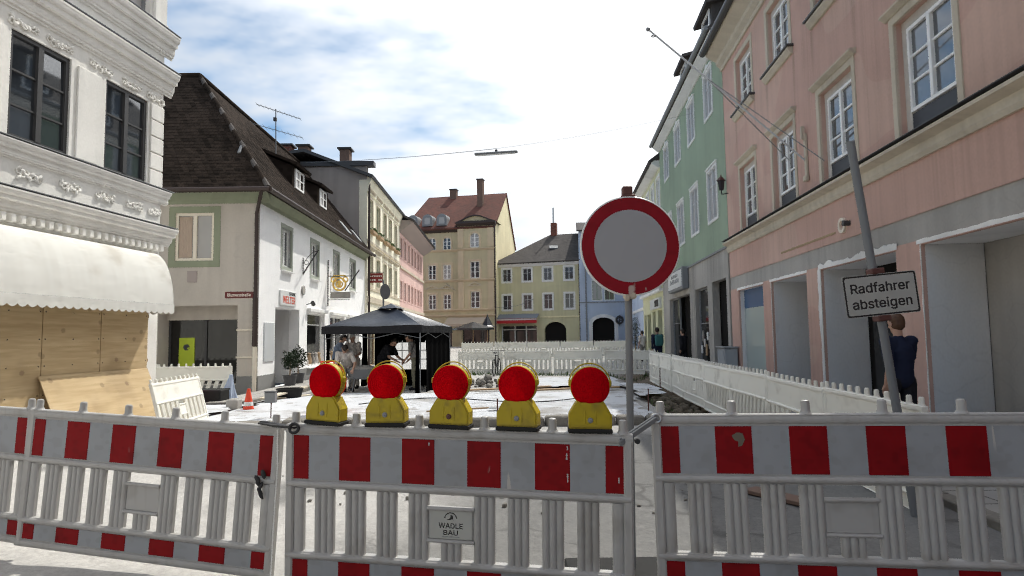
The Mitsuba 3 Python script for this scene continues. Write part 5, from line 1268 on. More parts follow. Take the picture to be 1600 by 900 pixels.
def curtain(a, b, z0, z1, waves=6, amp=0.05, hole=None, pinch=0.0):
    """hanging cloth between plan points a and b"""
    n, mz = 60, 16
    a, b = np.asarray(a, float), np.asarray(b, float)
    nrm = np.array([b[1] - a[1], a[0] - b[0]]); nrm /= np.linalg.norm(nrm)
    v = []
    for w in range(mz + 1):
        t = w / mz; z = z1 + (z0 - z1) * t
        for u in range(n + 1):
            q = u / n
            p = lerp(a, b, 0.5 + (q - 0.5) * (1 - pinch * math.sin(math.pi * min(1, 1.3 * t)))) + nrm * amp * (0.3 + 0.7 * t) * math.sin(2 * math.pi * waves * q + 1.2 * math.sin(3 * t))
            v.append([p[0], p[1], z + 0.02 * math.sin(7 * q) * (t > 0.9)])
    f = []
    for w in range(mz):
        for u in range(n):
            q, t = (u + 0.5) / n, z1 + (z0 - z1) * (w + 0.5) / mz
            if hole and hole[0] < q < hole[1] and hole[2] < t < hole[3]: continue
            i = w * (n + 1) + u; f += [[i, i + 1, i + n + 2], [i, i + n + 2, i + n + 1]]
    return trimesh.Trimesh(np.array(v), f, process=False)


ins = lambda c_, s_=0.97: ctr + (c_ - ctr) * s_
hole = (0.22, 0.70, 0.50, 1.37)
part(k, 'back_wall', curtain(lerp(ins(TD), ins(TC), 0.10), ins(TC), gz, 1.66, 5, 0.018, hole), 'tent_inner', smooth=50, label='black back wall with a window')
wa, wb = lerp(lerp(ins(TD), ins(TC), 0.10), ins(TC), 0.21), lerp(lerp(ins(TD), ins(TC), 0.10), ins(TC), 0.71)
scene['pvc_clear'] = {'type': 'principledthin', 'base_color': {'type': 'rgb', 'value': [0.85, 0.86, 0.88]}, 'roughness': 0.5, 'diff_trans': 1.2, 'spec_trans': 0.0}
wd = part(k, 'window', trimesh.Trimesh([[*wa, 0.48], [*wb, 0.48], [*wb, 1.39], [*wa, 1.39]], [[0, 1, 2], [0, 2, 3]], process=False), 'pvc_clear', label='translucent window sheet in the back wall')
bars = [beam([*lerp(wa, wb, t), 0.5], [*lerp(wa, wb, t), 1.37], 0.03, 0.012) for t in (0.33, 0.66)] + [beam([*wa, z], [*wb, z], 0.012, 0.03) for z in (0.79, 1.08)]
part(wd, 'bars', cat([m.apply_translation([0, -0.02, 0]) for m in bars]), 'sign_white')
part(k, 'side_curtain', curtain(lerp(ins(TB), ins(TC), 0.18), ins(TC), gz, 1.66, 5, 0.03), 'tent_inner', smooth=50, label='black curtain closing the right side')
part(k, 'gathered_curtain', curtain(ins(TA), lerp(ins(TA), ins(TB), 0.055), gz, 1.7, 3, 0.06, None, 0.4), 'tent_inner', smooth=50)
part(k, 'gathered_curtain', curtain(lerp(ins(TA), ins(TB), 0.955), ins(TB), gz, 1.7, 3, 0.06, None, 0.3), 'tent_inner', smooth=50)
part(k, 'gathered_curtain', curtain(lerp(ins(TA), ins(TD), 0.86), ins(TD), gz, 1.66, 3, 0.07, None, 0.3), 'tent_inner', smooth=50)
part(k, 'hung_flap', curtain(lerp(ins(TD), ins(TC), 0.20) + [0, -0.7], lerp(ins(TD), ins(TC), 0.42) + [0, -0.7], 0.95, 1.70, 4, 0.08, None, 0.35), 'tent_inner', smooth=50, label='bunched flap hanging under the canopy')

# ------------------------------------------------------------------ people
def sph(p, r): return m3.Manifold.sphere(r, 14).translate([float(x) for x in p])
def bone(a, b, ra, rb): return m3.Manifold.batch_hull([sph(a, ra), sph(b, rb)])
def to_tm(man, fine=0.03, smooth_it=6):
    man = man.refine_to_length(fine)
    m = man.to_mesh(); t = trimesh.Trimesh(m.vert_properties[:, :3], m.tri_verts, process=True)
    if smooth_it: trimesh.smoothing.filter_taubin(t, 0.5, 0.53, smooth_it)
    return t
def folds(t, amp=0.014, seed=0):
    n = t.vertex_normals; t.vertices = t.vertices + n * (amp * (meshkit.fbm(t.vertices * np.array([9, 9, 16]) + seed, 3) - 0.5) * 2)[:, None]; return t
def uni(ms): return m3.Manifold.batch_boolean(ms, m3.OpType.Add)


def person(name_label, at, yaw, pose, cl, hair='hair_dark', H=1.75, sleeves='short', group=None, bald=False, extras=None, shorts=False):
    """joints in a local frame: x right, y ahead, z up, for a 1.75 m figure"""
    J = dict(pel=(0, 0, 0.96), ch=(0, 0.0, 1.28), nk=(0, 0.0, 1.47), hd=(0, 0.025, 1.635), look=(0, 1, 0),
             shL=(-0.185, 0, 1.415), elL=(-0.235, 0.0, 1.13), wrL=(-0.235, 0.07, 0.88), shR=(0.185, 0, 1.415), elR=(0.235, 0.0, 1.13), wrR=(0.235, 0.07, 0.88),
             hpL=(-0.095, 0, 0.91), knL=(-0.105, 0.02, 0.50), anL=(-0.11, -0.01, 0.085), hpR=(0.095, 0, 0.91), knR=(0.105, 0.02, 0.50), anR=(0.11, -0.01, 0.085))
    J.update(pose); J = {a: np.array(b, float) for a, b in J.items()}
    k = thing('person', name_label, 'person', group)
    W = tra(*at) @ rot([0, 0, 1], yaw) @ np.diag([H / 1.75] * 3 + [1])
    up_ = J['hd'] - J['nk']; up_ /= np.linalg.norm(up_)
    fw_ = J['look'] - up_ * (J['look'] @ up_); fw_ /= np.linalg.norm(fw_); rt_ = np.cross(fw_, up_)
    hp = lambda x, y, z: J['hd'] + rt_ * x + fw_ * y + up_ * z
    B_ = [bone(J['pel'], J['ch'], 0.125, 0.135), bone(J['ch'], J['nk'], 0.13, 0.055), bone(J['nk'], hp(0, -0.01, -0.04), 0.055, 0.055),
          m3.Manifold.batch_hull([sph(hp(0, -0.015, 0.035), 0.088), sph(hp(0, 0.01, 0.03), 0.082), sph(hp(0, 0.035, -0.06), 0.05), sph(hp(0, 0.055, -0.085), 0.030)]),
          m3.Manifold.batch_hull([sph(hp(0, 0.09, 0.015), 0.010), sph(hp(0, 0.113, -0.022), 0.013), sph(hp(0, 0.085, -0.028), 0.016)])]
    for s_ in 'LR':
        B_.append(m3.Manifold.batch_hull([sph(hp(-0.085 if s_ == 'L' else 0.085, -0.01, 0.015), 0.014), sph(hp(-0.09 if s_ == 'L' else 0.09, -0.02, -0.02), 0.011)]))
        sh, el, wr, h_, kn, an = (J[q + s_] for q in ('sh', 'el', 'wr', 'hp', 'kn', 'an'))
        B_ += [bone(J['ch'] + (sh - J['ch']) * 0.4, sh, 0.09, 0.06), bone(sh, el, 0.055, 0.042), bone(el, wr, 0.042, 0.028), bone(h_, kn, 0.085, 0.056), bone(kn, an, 0.056, 0.042), bone(J['pel'], h_, 0.12, 0.09)]
        d = wr - el; d /= np.linalg.norm(d)
        side = np.cross(d, [0, 0, 1.0]); side = side / np.linalg.norm(side) if np.linalg.norm(side) > 0.2 else np.array([0, 1.0, 0])
        nn = np.cross(side, d); sg = 1 if s_ == 'L' else -1
        palm = wr + d * 0.075
        B_.append(m3.Manifold.batch_hull([sph(wr + d * 0.012, 0.026), sph(palm + side * 0.03, 0.015), sph(palm - side * 0.03, 0.015)]))
        for q, (o_, L_) in enumerate(((-0.03, 0.062), (-0.010, 0.074), (0.010, 0.07), (0.03, 0.055))):
            a_ = palm + side * o_; b_ = a_ + d * L_ * 0.55 - nn * 0.008 * sg; c_ = b_ + d * L_ * 0.38 - nn * 0.026 * sg
            B_ += [bone(a_, b_, 0.0095, 0.009), bone(b_, c_, 0.009, 0.0075)]
        t0 = wr + d * 0.03 + side * 0.028 * sg; t1 = t0 + d * 0.03 + side * 0.022 * sg
        B_ += [bone(t0, t1, 0.012, 0.0105), bone(t1, t1 + d * 0.028, 0.0105, 0.009)]
    part(k, 'body', moved(to_tm(uni(B_), 0.03, 4), W), 'skin', smooth=True)
    e = 0.016
    top = [bone(J['pel'] + (J['ch'] - J['pel']) * 0.02, J['ch'], 0.135 + e, 0.148 + e), bone(J['ch'], J['nk'] - (J['nk'] - J['ch']) * 0.25, 0.14 + e, 0.085)]
    low = [bone(J['pel'], J['pel'] + (J['ch'] - J['pel']) * 0.25, 0.135, 0.13)]
    shoes = []
    for s_ in 'LR':
        sh, el, wr, h_, kn, an = (J[q + s_] for q in ('sh', 'el', 'wr', 'hp', 'kn', 'an'))
        top += [bone(J['ch'] + (sh - J['ch']) * 0.35, sh, 0.105, 0.07 + e * 0.6)]
        if sleeves == 'long': top += [bone(sh, el, 0.070, 0.057), bone(el, lerp(el, wr, 0.93), 0.055, 0.042)]
        else: top += [bone(sh, lerp(sh, el, 0.75), 0.070, 0.064)]
        low += [bone(J['pel'], h_, 0.13, 0.105), bone(h_, kn, 0.102, 0.076)]
        if not shorts: low += [bone(kn, lerp(kn, an, 0.93), 0.076, 0.064)]
        else: low += [bone(kn, lerp(kn, an, 0.15), 0.08, 0.078)]
        fd = an - kn; ahead = np.array([0, 1.0, 0]) + 0 * fd
        shoes.append(m3.Manifold.batch_hull([sph(an + [0, -0.045, -0.035], 0.045), sph(an + ahead * 0.16 + [0, 0, -0.048], 0.034), sph(an + [0, 0.02, 0.0], 0.048)]))
    t = part(k, 'shirt', moved(folds(to_tm(uni(top), 0.022, 8), 0.012, 3), W), cl[0], smooth=True); part(k, 'trousers', moved(folds(to_tm(uni(low), 0.022, 8), 0.014, 8), W), cl[1], smooth=True)
    part(k, 'shoes', moved(to_tm(uni(shoes), 0.03, 4), W), cl[2], smooth=True)
    hr = m3.Manifold.batch_hull([sph(hp(0, -0.022, 0.048), 0.092), sph(hp(0, -0.035, -0.01), 0.083), sph(hp(0, 0.02, 0.07), 0.068)]) if not bald else m3.Manifold.batch_hull([sph(hp(0, -0.03, 0.0), 0.088), sph(hp(0, -0.04, -0.03), 0.08)])
    part(k, 'hair', moved(folds(to_tm(hr, 0.014, 3), 0.010, 5), W), hair, smooth=True)
    ey = []
    for sx in (-0.032, 0.032):
        b = trimesh.creation.icosphere(1, 0.010); b.apply_translation(hp(sx, 0.083, 0.018)); ey.append(b)
    part(k, 'eyes', moved(cat(ey), W), 'eye')
    mo = bbox(0, 0, 0, 0.045, 0.008, 0.008, 0.003); part(k, 'mouth', moved(mo, W @ mat4(rt_, fw_, up_, hp(0, 0.083, -0.062))), 'dark_red')
    if extras: extras(k, W, J)
    return k


def leanp(deg, dx=0.0, base=0.96):
    """upper body joints leaning ahead about the hips"""
    a = math.radians(deg); R = lambda y, z: (y * math.cos(a) + (z - base) * math.sin(a), base + (z - base) * math.cos(a) - y * math.sin(a))
    def p(x, y, z):
        yy, zz = R(y, z); return (x + dx * (zz - base), yy, zz)
    return dict(ch=p(0, 0, 1.28), nk=p(0, 0, 1.47), hd=p(0, 0.05, 1.62), shL=p(-0.185, 0, 1.415), shR=p(0.185, 0, 1.415))


G0 = -0.07
pose = leanp(14); pose.update(elL=(-0.26, 0.22, 1.14), wrL=(-0.16, 0.45, 1.08), elR=(0.30, 0.20, 1.12), wrR=(0.20, 0.46, 1.06), look=(0, 1, -0.4))
person('man in blue grey shirt standing at the left edge of the tent', (-5.42, 19.75, G0), -75, pose, ('cloth_blue', 'cloth_dark', 'cloth_dark'), H=1.72)
pose = {q: (p_[0] + (0.10 if q in ('ch', 'nk', 'hd', 'shL', 'shR') else 0), p_[1] - 0.10, p_[2] - 0.20) for q, p_ in leanp(40, 0.15).items()}
pose.update(pel=(0, -0.10, 0.76), hpL=(-0.095, -0.10, 0.72), hpR=(0.095, -0.10, 0.72), knL=(-0.15, 0.20, 0.46), knR=(0.15, 0.16, 0.46), elL=(-0.12, 0.38, 0.82), wrL=(-0.02, 0.56, 0.66), elR=(0.40, 0.34, 0.80), wrR=(0.36, 0.54, 0.62), look=(0.2, 1, 0.15))
person('man in white tee bending over beside the wheelbarrow', (-4.86, 19.0, G0), 205, pose, ('cloth_white', 'cloth_grey', 'cloth_dark'), H=1.78)
pose = leanp(10); pose.update(elL=(-0.25, 0.12, 1.12), wrL=(-0.18, 0.36, 1.02), elR=(0.26, 0.10, 1.12), wrR=(0.16, 0.35, 1.0), look=(0.2, 1, -0.5))
person('white haired man in pale shirt standing behind the bending man', (-4.98, 20.15, G0), 175, pose, ('cloth_pale', 'cloth_pale', 'cloth_dark'), hair='hair_white', H=1.72)
pose = leanp(38); pose.update(elL=(-0.27, 0.40, 1.00), wrL=(-0.12, 0.62, 0.92), elR=(0.27, 0.42, 1.0), wrR=(0.14, 0.64, 0.86), look=(0, 1, -0.7), knL=(-0.14, 0.12, 0.50), knR=(0.12, 0.04, 0.5))
person('dark clothed worker stooping under the hung flap in the tent', (-4.05, 19.9, G0), -110, pose, ('cloth_dark', 'cloth_dark', 'cloth_dark'), H=1.72)
pose = leanp(12); pose.update(elL=(-0.24, 0.10, 1.10), wrL=(-0.16, 0.30, 0.90), elR=(0.24, 0.08, 1.10), wrR=(0.15, 0.30, 0.88), look=(0, 1, -1.0), hd=(0, 0.22, 1.57))
person('man in grey tee and khaki trousers looking down at the right side of the tent', (-2.92, 19.3, G0), 80, pose, ('cloth_grey', 'cloth_khaki', 'cloth_dark'), H=1.72)
def pack(k, W, J):
    m = m3.Manifold.batch_hull([sph(J['ch'] + [sx, -0.22, dz], 0.07) for sx in (-0.1, 0.1) for dz in (-0.22, 0.12)])
    part(k, 'backpack', moved(to_tm(m, 0.03, 4), W), 'cloth_teal', smooth=True)
walk = dict(knL=(-0.1, 0.16, 0.5), anL=(-0.1, 0.26, 0.09), knR=(0.1, -0.02, 0.5), anR=(0.1, -0.28, 0.15), elL=(-0.24, -0.1, 1.13), wrL=(-0.23, -0.02, 0.89), elR=(0.24, 0.08, 1.14), wrR=(0.23, 0.24, 0.95))
person('pedestrian in dark jacket with teal backpack walking away on the right pavement', (6.08, 27.0, 0.0), 5, walk, ('cloth_navy', 'cloth_navy', 'cloth_dark'), H=1.76, sleeves='long', extras=pack)
person('dark silhouetted pedestrian at the shop entrance of the green house', (6.9, 26.0, 0.0), 40, walk, ('cloth_dark', 'cloth_dark', 'cloth_dark'), H=1.68, sleeves='long')
person('pedestrian in white shirt on the pavement beyond the backpack walker', (6.95, 34.4, 0.05), 30, {}, ('cloth_white', 'cloth_grey', 'cloth_dark'), hair='hair_dark', H=1.62)
person('passer-by in navy top walking behind the leaning bicycle sign', (4.62, 7.7, 0.03), 12, walk, ('cloth_navy', 'cloth_dark', 'cloth_dark'), hair='hair_red', H=1.66)

# ------------------------------------------------------------------ site clutter
def cone(label, x, y, h, group=None):
    k = thing('traffic_cone', label, 'traffic cone', group); z = float(gh(x, y))
    r0, r1 = h * 0.24, h * 0.06
    rr = lambda t: r0 + (r1 - r0) * t
    part(k, 'base', bbox(x, y, z + 0.02, h * 0.66, h * 0.66, 0.04, 0.01), 'cone_red')
    part(k, 'body', moved(lathe([[r0 * 0.9, 0.03], [rr(0.05), 0.05], [rr(0.9), h * 0.9], [r1, h], [r1 * 0.6, h + 0.005], [r1 * 0.6, h - 0.03]], 24), tra(x, y, z)), 'cone_red', smooth=40)
    part(k, 'white_band', moved(lathe([[rr(0.30) + 0.002, h * 0.30], [rr(0.30) + 0.005, h * 0.31], [rr(0.47) + 0.005, h * 0.46], [rr(0.47) + 0.002, h * 0.47]], 24), tra(x, y, z)), 'sign_white', smooth=40)
cone('small orange cone with white band standing on the white fleece', -5.72, 13.95, 0.52)
cone('orange cone half hidden behind the leaning white barrier', -7.35, 15.0, 0.66)
k = thing('traffic_drum', 'orange plastic traffic drum behind the leftmost warning lamp', 'traffic drum')
dx, dy = -3.72, 12.9
part(k, 'body', moved(lathe([[0.001, 0], [0.36, 0.0], [0.36, 0.06], [0.27, 0.08], [0.255, 0.35], [0.235, 0.36], [0.225, 0.62], [0.205, 0.63], [0.19, 0.95], [0.15, 1.0], [0.001, 1.0]], 28), tra(dx, dy, float(gh(dx, dy)) + 0.05)), 'cone_red', smooth=35)
part(k, 'handle', cat([pipe([(dx - 0.13, dy, 0.96), (dx - 0.13, dy, 1.04), (dx + 0.13, dy, 1.04), (dx + 0.13, dy, 0.96)], 0.014)]), 'cone_red')

k = thing('wheelbarrow', 'dark wheelbarrow standing in the tent beside the bending man', 'wheelbarrow')
wx, wy = -4.42, 19.0
tub = trimesh.convex.convex_hull([(x * 0.9 if z < 0.5 else x * 1.25, y, z) for x in (-0.38, 0.38) for y in (-0.24, 0.24) for z in (0.38, 0.66)])
W = tra(wx, wy, G0) @ rot([0, 0, 1], 25)
part(k, 'tub', moved(tub, W), 'zinc'); part(k, 'wheel', moved(trimesh.creation.torus(0.16, 0.045, major_sections=24, minor_sections=8), W @ tra(0.62, 0, 0.2) @ rot([1, 0, 0], 90)), 'rubber', smooth=True)
for s_ in (-1, 1):
    part(k, 'handle', moved(pipe([(0.66, s_ * 0.06, 0.2), (0.2, s_ * 0.2, 0.36), (-0.4, s_ * 0.26, 0.42), (-0.85, s_ * 0.28, 0.62)], 0.016), W), 'zinc'); part(k, 'leg', moved(pipe([(-0.3, s_ * 0.26, 0.4), (-0.38, s_ * 0.26, 0.02)], 0.015), W), 'zinc')
part(k, 'load', moved(trimesh.creation.icosphere(2, 1).apply_transform(np.diag([0.4, 0.24, 0.12, 1])), W @ tra(0, 0, 0.66)), 'concrete')

# fleece sheets on the dug street
def sheet(outline, z, seed, label):
    P = Polygon(outline); x0, y0, x1, y1 = P.bounds
    st_ = 0.16; xs, ys = np.arange(x0, x1 + st_, st_), np.arange(y0, y1 + st_, st_)
    Xs, Ys = np.meshgrid(xs, ys); q = np.stack([Xs, Ys, 0 * Xs], -1)
    wob = meshkit.fbm(q * 0.9, 3, seed=seed) - 0.5
    ridge = np.abs(meshkit.fbm(q * np.array([0.5, 1.6, 1]) + 9, 3, seed=seed + 4) - 0.5)
    Z = gh(Xs, Ys) * 0 + z + np.maximum(gh(Xs, Ys) - z, 0) * 0 + 0.05 * (wob + 0.5) + 0.10 * np.maximum(0, 0.045 - ridge)
    keep = np.zeros(Xs.shape, bool)
    edge = 0.35 * (meshkit.fbm(q * 1.3, 3, seed=seed + 1) - 0.5)
    for i in range(Xs.shape[0]):
        for j in range(Xs.shape[1]):
            d_ = P.exterior.distance(Point(Xs[i, j], Ys[i, j])); d_ = d_ if P.contains(Point(Xs[i, j], Ys[i, j])) else -d_
            keep[i, j] = d_ + edge[i, j] > 0
    idx = np.arange(Xs.size).reshape(Xs.shape); f = []
    for i in range(Xs.shape[0] - 1):
        for j in range(Xs.shape[1] - 1):
            a, b, c_, d_ = idx[i, j], idx[i, j + 1], idx[i + 1, j + 1], idx[i + 1, j]
            kk = [keep.ravel()[t] for t in (a, b, c_, d_)]
            if all(kk): f += [[a, b, c_], [a, c_, d_]]
            elif sum(kk) == 3: f.append([t for t, o_ in zip((a, b, c_, d_), kk) if o_])
    m = trimesh.Trimesh(np.c_[Xs.ravel(), Ys.ravel(), Z.ravel()], f, process=False); m.remove_unreferenced_vertices()
    return solo('fleece_sheet', m, 'fleece', label, 'fleece sheet', 'white fleece sheets on the dug street', smooth=True)
sheet([(-6.0, 11.3), (-0.3, 11.2), (0.3, 17.4), (-6.0, 17.6)], -0.02, 1, 'wide white fleece sheet on the ground in front of the tent')
sheet([(-0.7, 11.2), (2.55, 11.3), (2.95, 15.3), (3.05, 17.2), (-0.6, 17.3)], -0.015, 7, 'white fleece sheet behind the two right warning lamps')
sheet([(-0.5, 18.6), (3.3, 18.9), (3.6, 23.0), (0.6, 23.6)], -0.02, 13, 'farther white fleece sheet near the barriers across the street')
sheet([(3.05, 15.6), (3.95, 16.2), (4.05, 19.4), (3.2, 20.0)], -0.0, 19, 'narrow white fleece strip at the soil along the right barriers')
sheet([(-7.4, 11.8), (-6.1, 12.2), (-6.0, 16.4), (-7.3, 16.9)], -0.02, 23, 'white fleece sheet under the orange cones at the left')

def rock(r, seed, sq=(1, 1, 0.7)):
    m = trimesh.creation.icosphere(2, 1.0); m.vertices *= (0.75 + 0.6 * meshkit.fbm(m.vertices * 1.3 + seed * 7.7, 3, seed=seed))[:, None]
    m.apply_scale(np.array(sq) * r); return m
# row of rough stones along the front edge of the dug area
k = thing('stone_edge', 'row of rough grey edging stones in front of the white fleece', 'stones')
rg = np.random.default_rng(21); x = -5.2; i = 0
while x < 2.9:
    w = rg.uniform(0.28, 0.5)
    m = bbox(0, 0, 0, w - 0.02, 0.24, 0.22, 0.03).subdivide().subdivide(); m.vertices += 0.03 * (meshkit.fbm(m.vertices * 7 + i * 3.1, 3, seed=2)[:, None] - 0.5) * [1, 1, 1]
    part(k, 'stone', moved(m, tra(x + w / 2, 11.0 + rg.normal(0, 0.03), 0.02 + rg.normal(0, 0.012)) @ rot([0, 0, 1], rg.normal(0, 4)) @ rot([1, 0, 0], rg.normal(0, 4))), 'rough_stone', smooth=40)
    x += w; i += 1
# rubble heaps, soil lumps
def heap(name, label, n, cx, cy, rx, ry, r0, r1, m, h=0.2, seed=0):
    rg = np.random.default_rng(seed); ms = []
    for q in range(n):
        a, d_ = rg.uniform(0, 2 * math.pi), rg.random() ** 0.6
        x_, y_ = cx + rx * d_ * math.cos(a), cy + ry * d_ * math.sin(a); r = rg.uniform(r0, r1)
        ms.append(moved(rock(r, q + seed * 50), tra(x_, y_, float(gh(x_, y_)) + h * (1 - d_) * rg.random() + r * 0.35) @ rot(rg.normal(size=3), rg.uniform(0, 360))))
    k = solo(name, cat(ms), m, label, name.replace('_', ' '), smooth=True); labels[k]['kind'] = 'stuff'; return k
heap('rubble', 'loose grey stones and rubble before the barriers across the street', 60, -0.9, 20.6, 1.5, 0.8, 0.04, 0.16, 'rough_stone', 0.25, 3)
heap('soil_lumps', 'dug brown soil lumps along the right barriers', 260, 3.75, 14.5, 0.5, 3.8, 0.03, 0.11, 'soil', 0.16, 5)
heap('pebbles', 'small stones scattered on the street behind the barriers', 160, 0.6, 7.2, 3.6, 2.2, 0.006, 0.03, 'rough_stone', 0.0, 9)
# weeds along the trench and the far barriers
rg = np.random.default_rng(31); gm = []
for q in range(900):
    if q < 520: x_, y_ = rg.uniform(-2, 5.2), 0; y_ = 27.0 - 0.31 * (x_ + 2.35) - rg.uniform(0.05, 0.8)
    else: y_ = rg.uniform(10.5, 19); x_ = 3.0 + 0.075 * y_ - rg.uniform(0.25, 0.9)
    if rg.random() < 0.3: continue
    h_ = rg.uniform(0.06, 0.2); a = rg.uniform(0, 6.28); z_ = float(gh(x_, y_))
    p = np.array([x_, y_, z_]); t_ = p + [0.06 * math.cos(a), 0.06 * math.sin(a), h_]; s_ = np.array([-math.sin(a), math.cos(a), 0]) * 0.018
    gm.append(trimesh.Trimesh([p - s_, p + s_, (p + t_) / 2 + s_ * 0.8 + [0, 0, 0.02], t_], [[0, 1, 2], [0, 2, 3]], process=False))
k = solo('weeds', cat(gm), 'leaf_mid', 'green weeds and grass along the far barriers and the trench', 'weeds'); labels[k]['kind'] = 'stuff'
# iron stakes
for x_, y_, z1, lb in ((-0.3, 11.6, 0.36, 'thin rusty iron stake behind the fourth warning lamp'), (-4.62, 12.3, 0.28, 'thin iron stake carrying a grey box left of the drum'), (2.62, 12.6, 0.42, 'thin iron stake beside the soil at the right edge of the fleece'), (4.0, 17.6, 0.55, 'iron stake at the narrow fleece strip')):
    k = thing('iron_stake', lb, 'stake'); part(k, 'rod', rod((x_, y_, -0.2), (x_ + 0.01, y_, z1), 0.012, 8), 'rust_clamp'); part(k, 'cap', rod((x_ + 0.01, y_, z1), (x_ + 0.01, y_, z1 + 0.02), 0.016, 8), 'rust_clamp')
k = thing('grey_box', 'small grey box sitting on an iron stake left of the leftmost lamp', 'box'); part(k, 'box', bbox(-4.62, 12.3, 0.40, 0.20, 0.14, 0.20, 0.012), 'zinc'); part(k, 'lid', bbox(-4.62, 12.3, 0.51, 0.21, 0.15, 0.016, 0.004), 'pot_grey')
for a, b, lb in (((-5.95, 15.3, 0.10), (-5.55, 17.9, 0.22), 'long pale scaffold plank propped before the side entrance'), ((-6.1, 15.9, 0.02), (-5.3, 17.2, 0.02), 'short board lying beside the long plank'), ((-1.3, 18.4, -0.02), (1.1, 18.9, 0.02), 'wooden lath lying between the fleece sheets'), ((0.4, 17.6, 0.02), (3.0, 18.4, 0.02), 'thin timber lying on the farther fleece edge')):
    solo('plank', beam(a, b, 0.19, 0.04, 0.004), 'wood' if 'lath' in lb or 'timber' in lb else 'trim_stone', lb, 'plank')
solo('plank', moved(bbox(0, 0, 0, 1.3, 0.2, 0.035, 0.004), tra(2.55, 5.6, 0.03) @ rot([0, 0, 1], -58)), 'chimney_render', 'dark weathered board lying on the ground behind the right barrier', 'plank')
k = thing('mortar_tub', 'black mortar tub beneath the propped plank', 'tub'); part(k, 'tub', moved(lathe([[0.001, 0], [0.26, 0], [0.33, 0.3], [0.345, 0.3], [0.345, 0.32], [0.31, 0.32], [0.25, 0.04], [0.001, 0.04]], 24), tra(-5.75, 16.6, -0.08)), 'rubber', smooth=40); part(k, 'mortar', moved(trimesh.creation.cylinder(0.29, 0.02), tra(-5.75, 16.6, 0.14)), 'concrete')
k = thing('crate', 'black plastic crate standing by the orange cones', 'crate'); part(k, 'box', cat([bbox(-7.3, 15.5, 0.13, 0.75, 0.5, 0.38, 0.02)]), 'rubber'); part(k, 'rim', bbox(-7.3, 15.25, 0.31, 0.78, 0.03, 0.04, 0.008), 'strap_black'); part(k, 'rim', bbox(-7.3, 15.75, 0.31, 0.78, 0.03, 0.04, 0.008), 'strap_black')
tb_v, tb_f, na, nz_ = [], [], 64, 14
for j in range(nz_):
    t = j / (nz_ - 1)
    for i in range(na):
        a_ = 2 * math.pi * i / na
        r_ = (0.04 + 0.20 * t ** 1.2) * (1 + 0.22 * t * math.sin(7 * a_ + 1.5 * t) + 0.12 * t * math.sin(13 * a_))
        tb_v.append([-7.12 + r_ * math.cos(a_) + 0.10 * (1 - t), 16.05 + r_ * math.sin(a_), -0.08 + 0.72 * (1 - t) + 0.03 * math.sin(5 * a_) * (t > 0.9)])
for j in range(nz_ - 1):
    for i in range(na):
        q = j * na + i; q2 = j * na + (i + 1) % na; tb_f += [[q, q2, q2 + na], [q, q2 + na, q + na]]
tb_f += [[0, i + 1, i] for i in range(1, na - 1)]
solo('tarpaulin', trimesh.Trimesh(np.array(tb_v), tb_f, process=False), 'tarp_blue', 'pale blue folded cloth cover standing by the white barrier before the shop window', 'cloth cover', smooth=50)
k = thing('stone_block', 'pale concrete block standing beside the small orange cone', 'block'); part(k, 'block', bbox(-6.27, 14.5, 0.06, 0.26, 0.26, 0.22, 0.015), 'concrete'); part(k, 'strip', bbox(-6.27, 14.5, 0.172, 0.2, 0.2, 0.01, 0.003), 'grey_render')
k = thing('stone_stack', 'low stack of grey paving slabs by the propped plank', 'stack of slabs')
for q in range(4): part(k, 'slab', moved(bbox(0, 0, 0, 0.6, 0.4, 0.07, 0.008), tra(-5.0, 17.3, -0.03 + 0.075 * q) @ rot([0, 0, 1], RNG.normal(0, 5))), 'concrete')

hp_ = [(-3.4 + 0.46 * i, 14.2 + 0.9 * math.sin(i * 0.55) + 0.10 * i, 0.055) for i in range(13)]
solo('hose', pipe(hp_, 0.014, 6), 'pot_grey', 'dark hose snaking across the white fleece in front of the tent', 'hose')
k = thing('shovel', 'shovel lying on the fleece between the hose and the edging stones', 'shovel')
part(k, 'handle', rod((-1.7, 12.6, 0.06), (-0.5, 12.9, 0.08), 0.016, 8), 'wood'); part(k, 'blade', moved(bbox(0, 0, 0, 0.3, 0.24, 0.012, 0.005), tra(-0.36, 12.94, 0.075) @ rot([0, 0, 1], 14)), 'zinc')
k = thing('bucket', 'grey bucket standing on the fleece before the black tent curtain', 'bucket')
part(k, 'pail', moved(lathe([[0.001, 0], [0.12, 0], [0.155, 0.28], [0.162, 0.28], [0.162, 0.3], [0.148, 0.3], [0.115, 0.02], [0.001, 0.02]], 22), tra(-1.6, 16.2, 0.01)), 'zinc', smooth=40); part(k, 'handle', pipe([(-1.6 + 0.155 * math.cos(t), 16.2, 0.28 + 0.1 * math.sin(t)) for t in np.linspace(0, math.pi, 10)], 0.005, 5), 'steel')

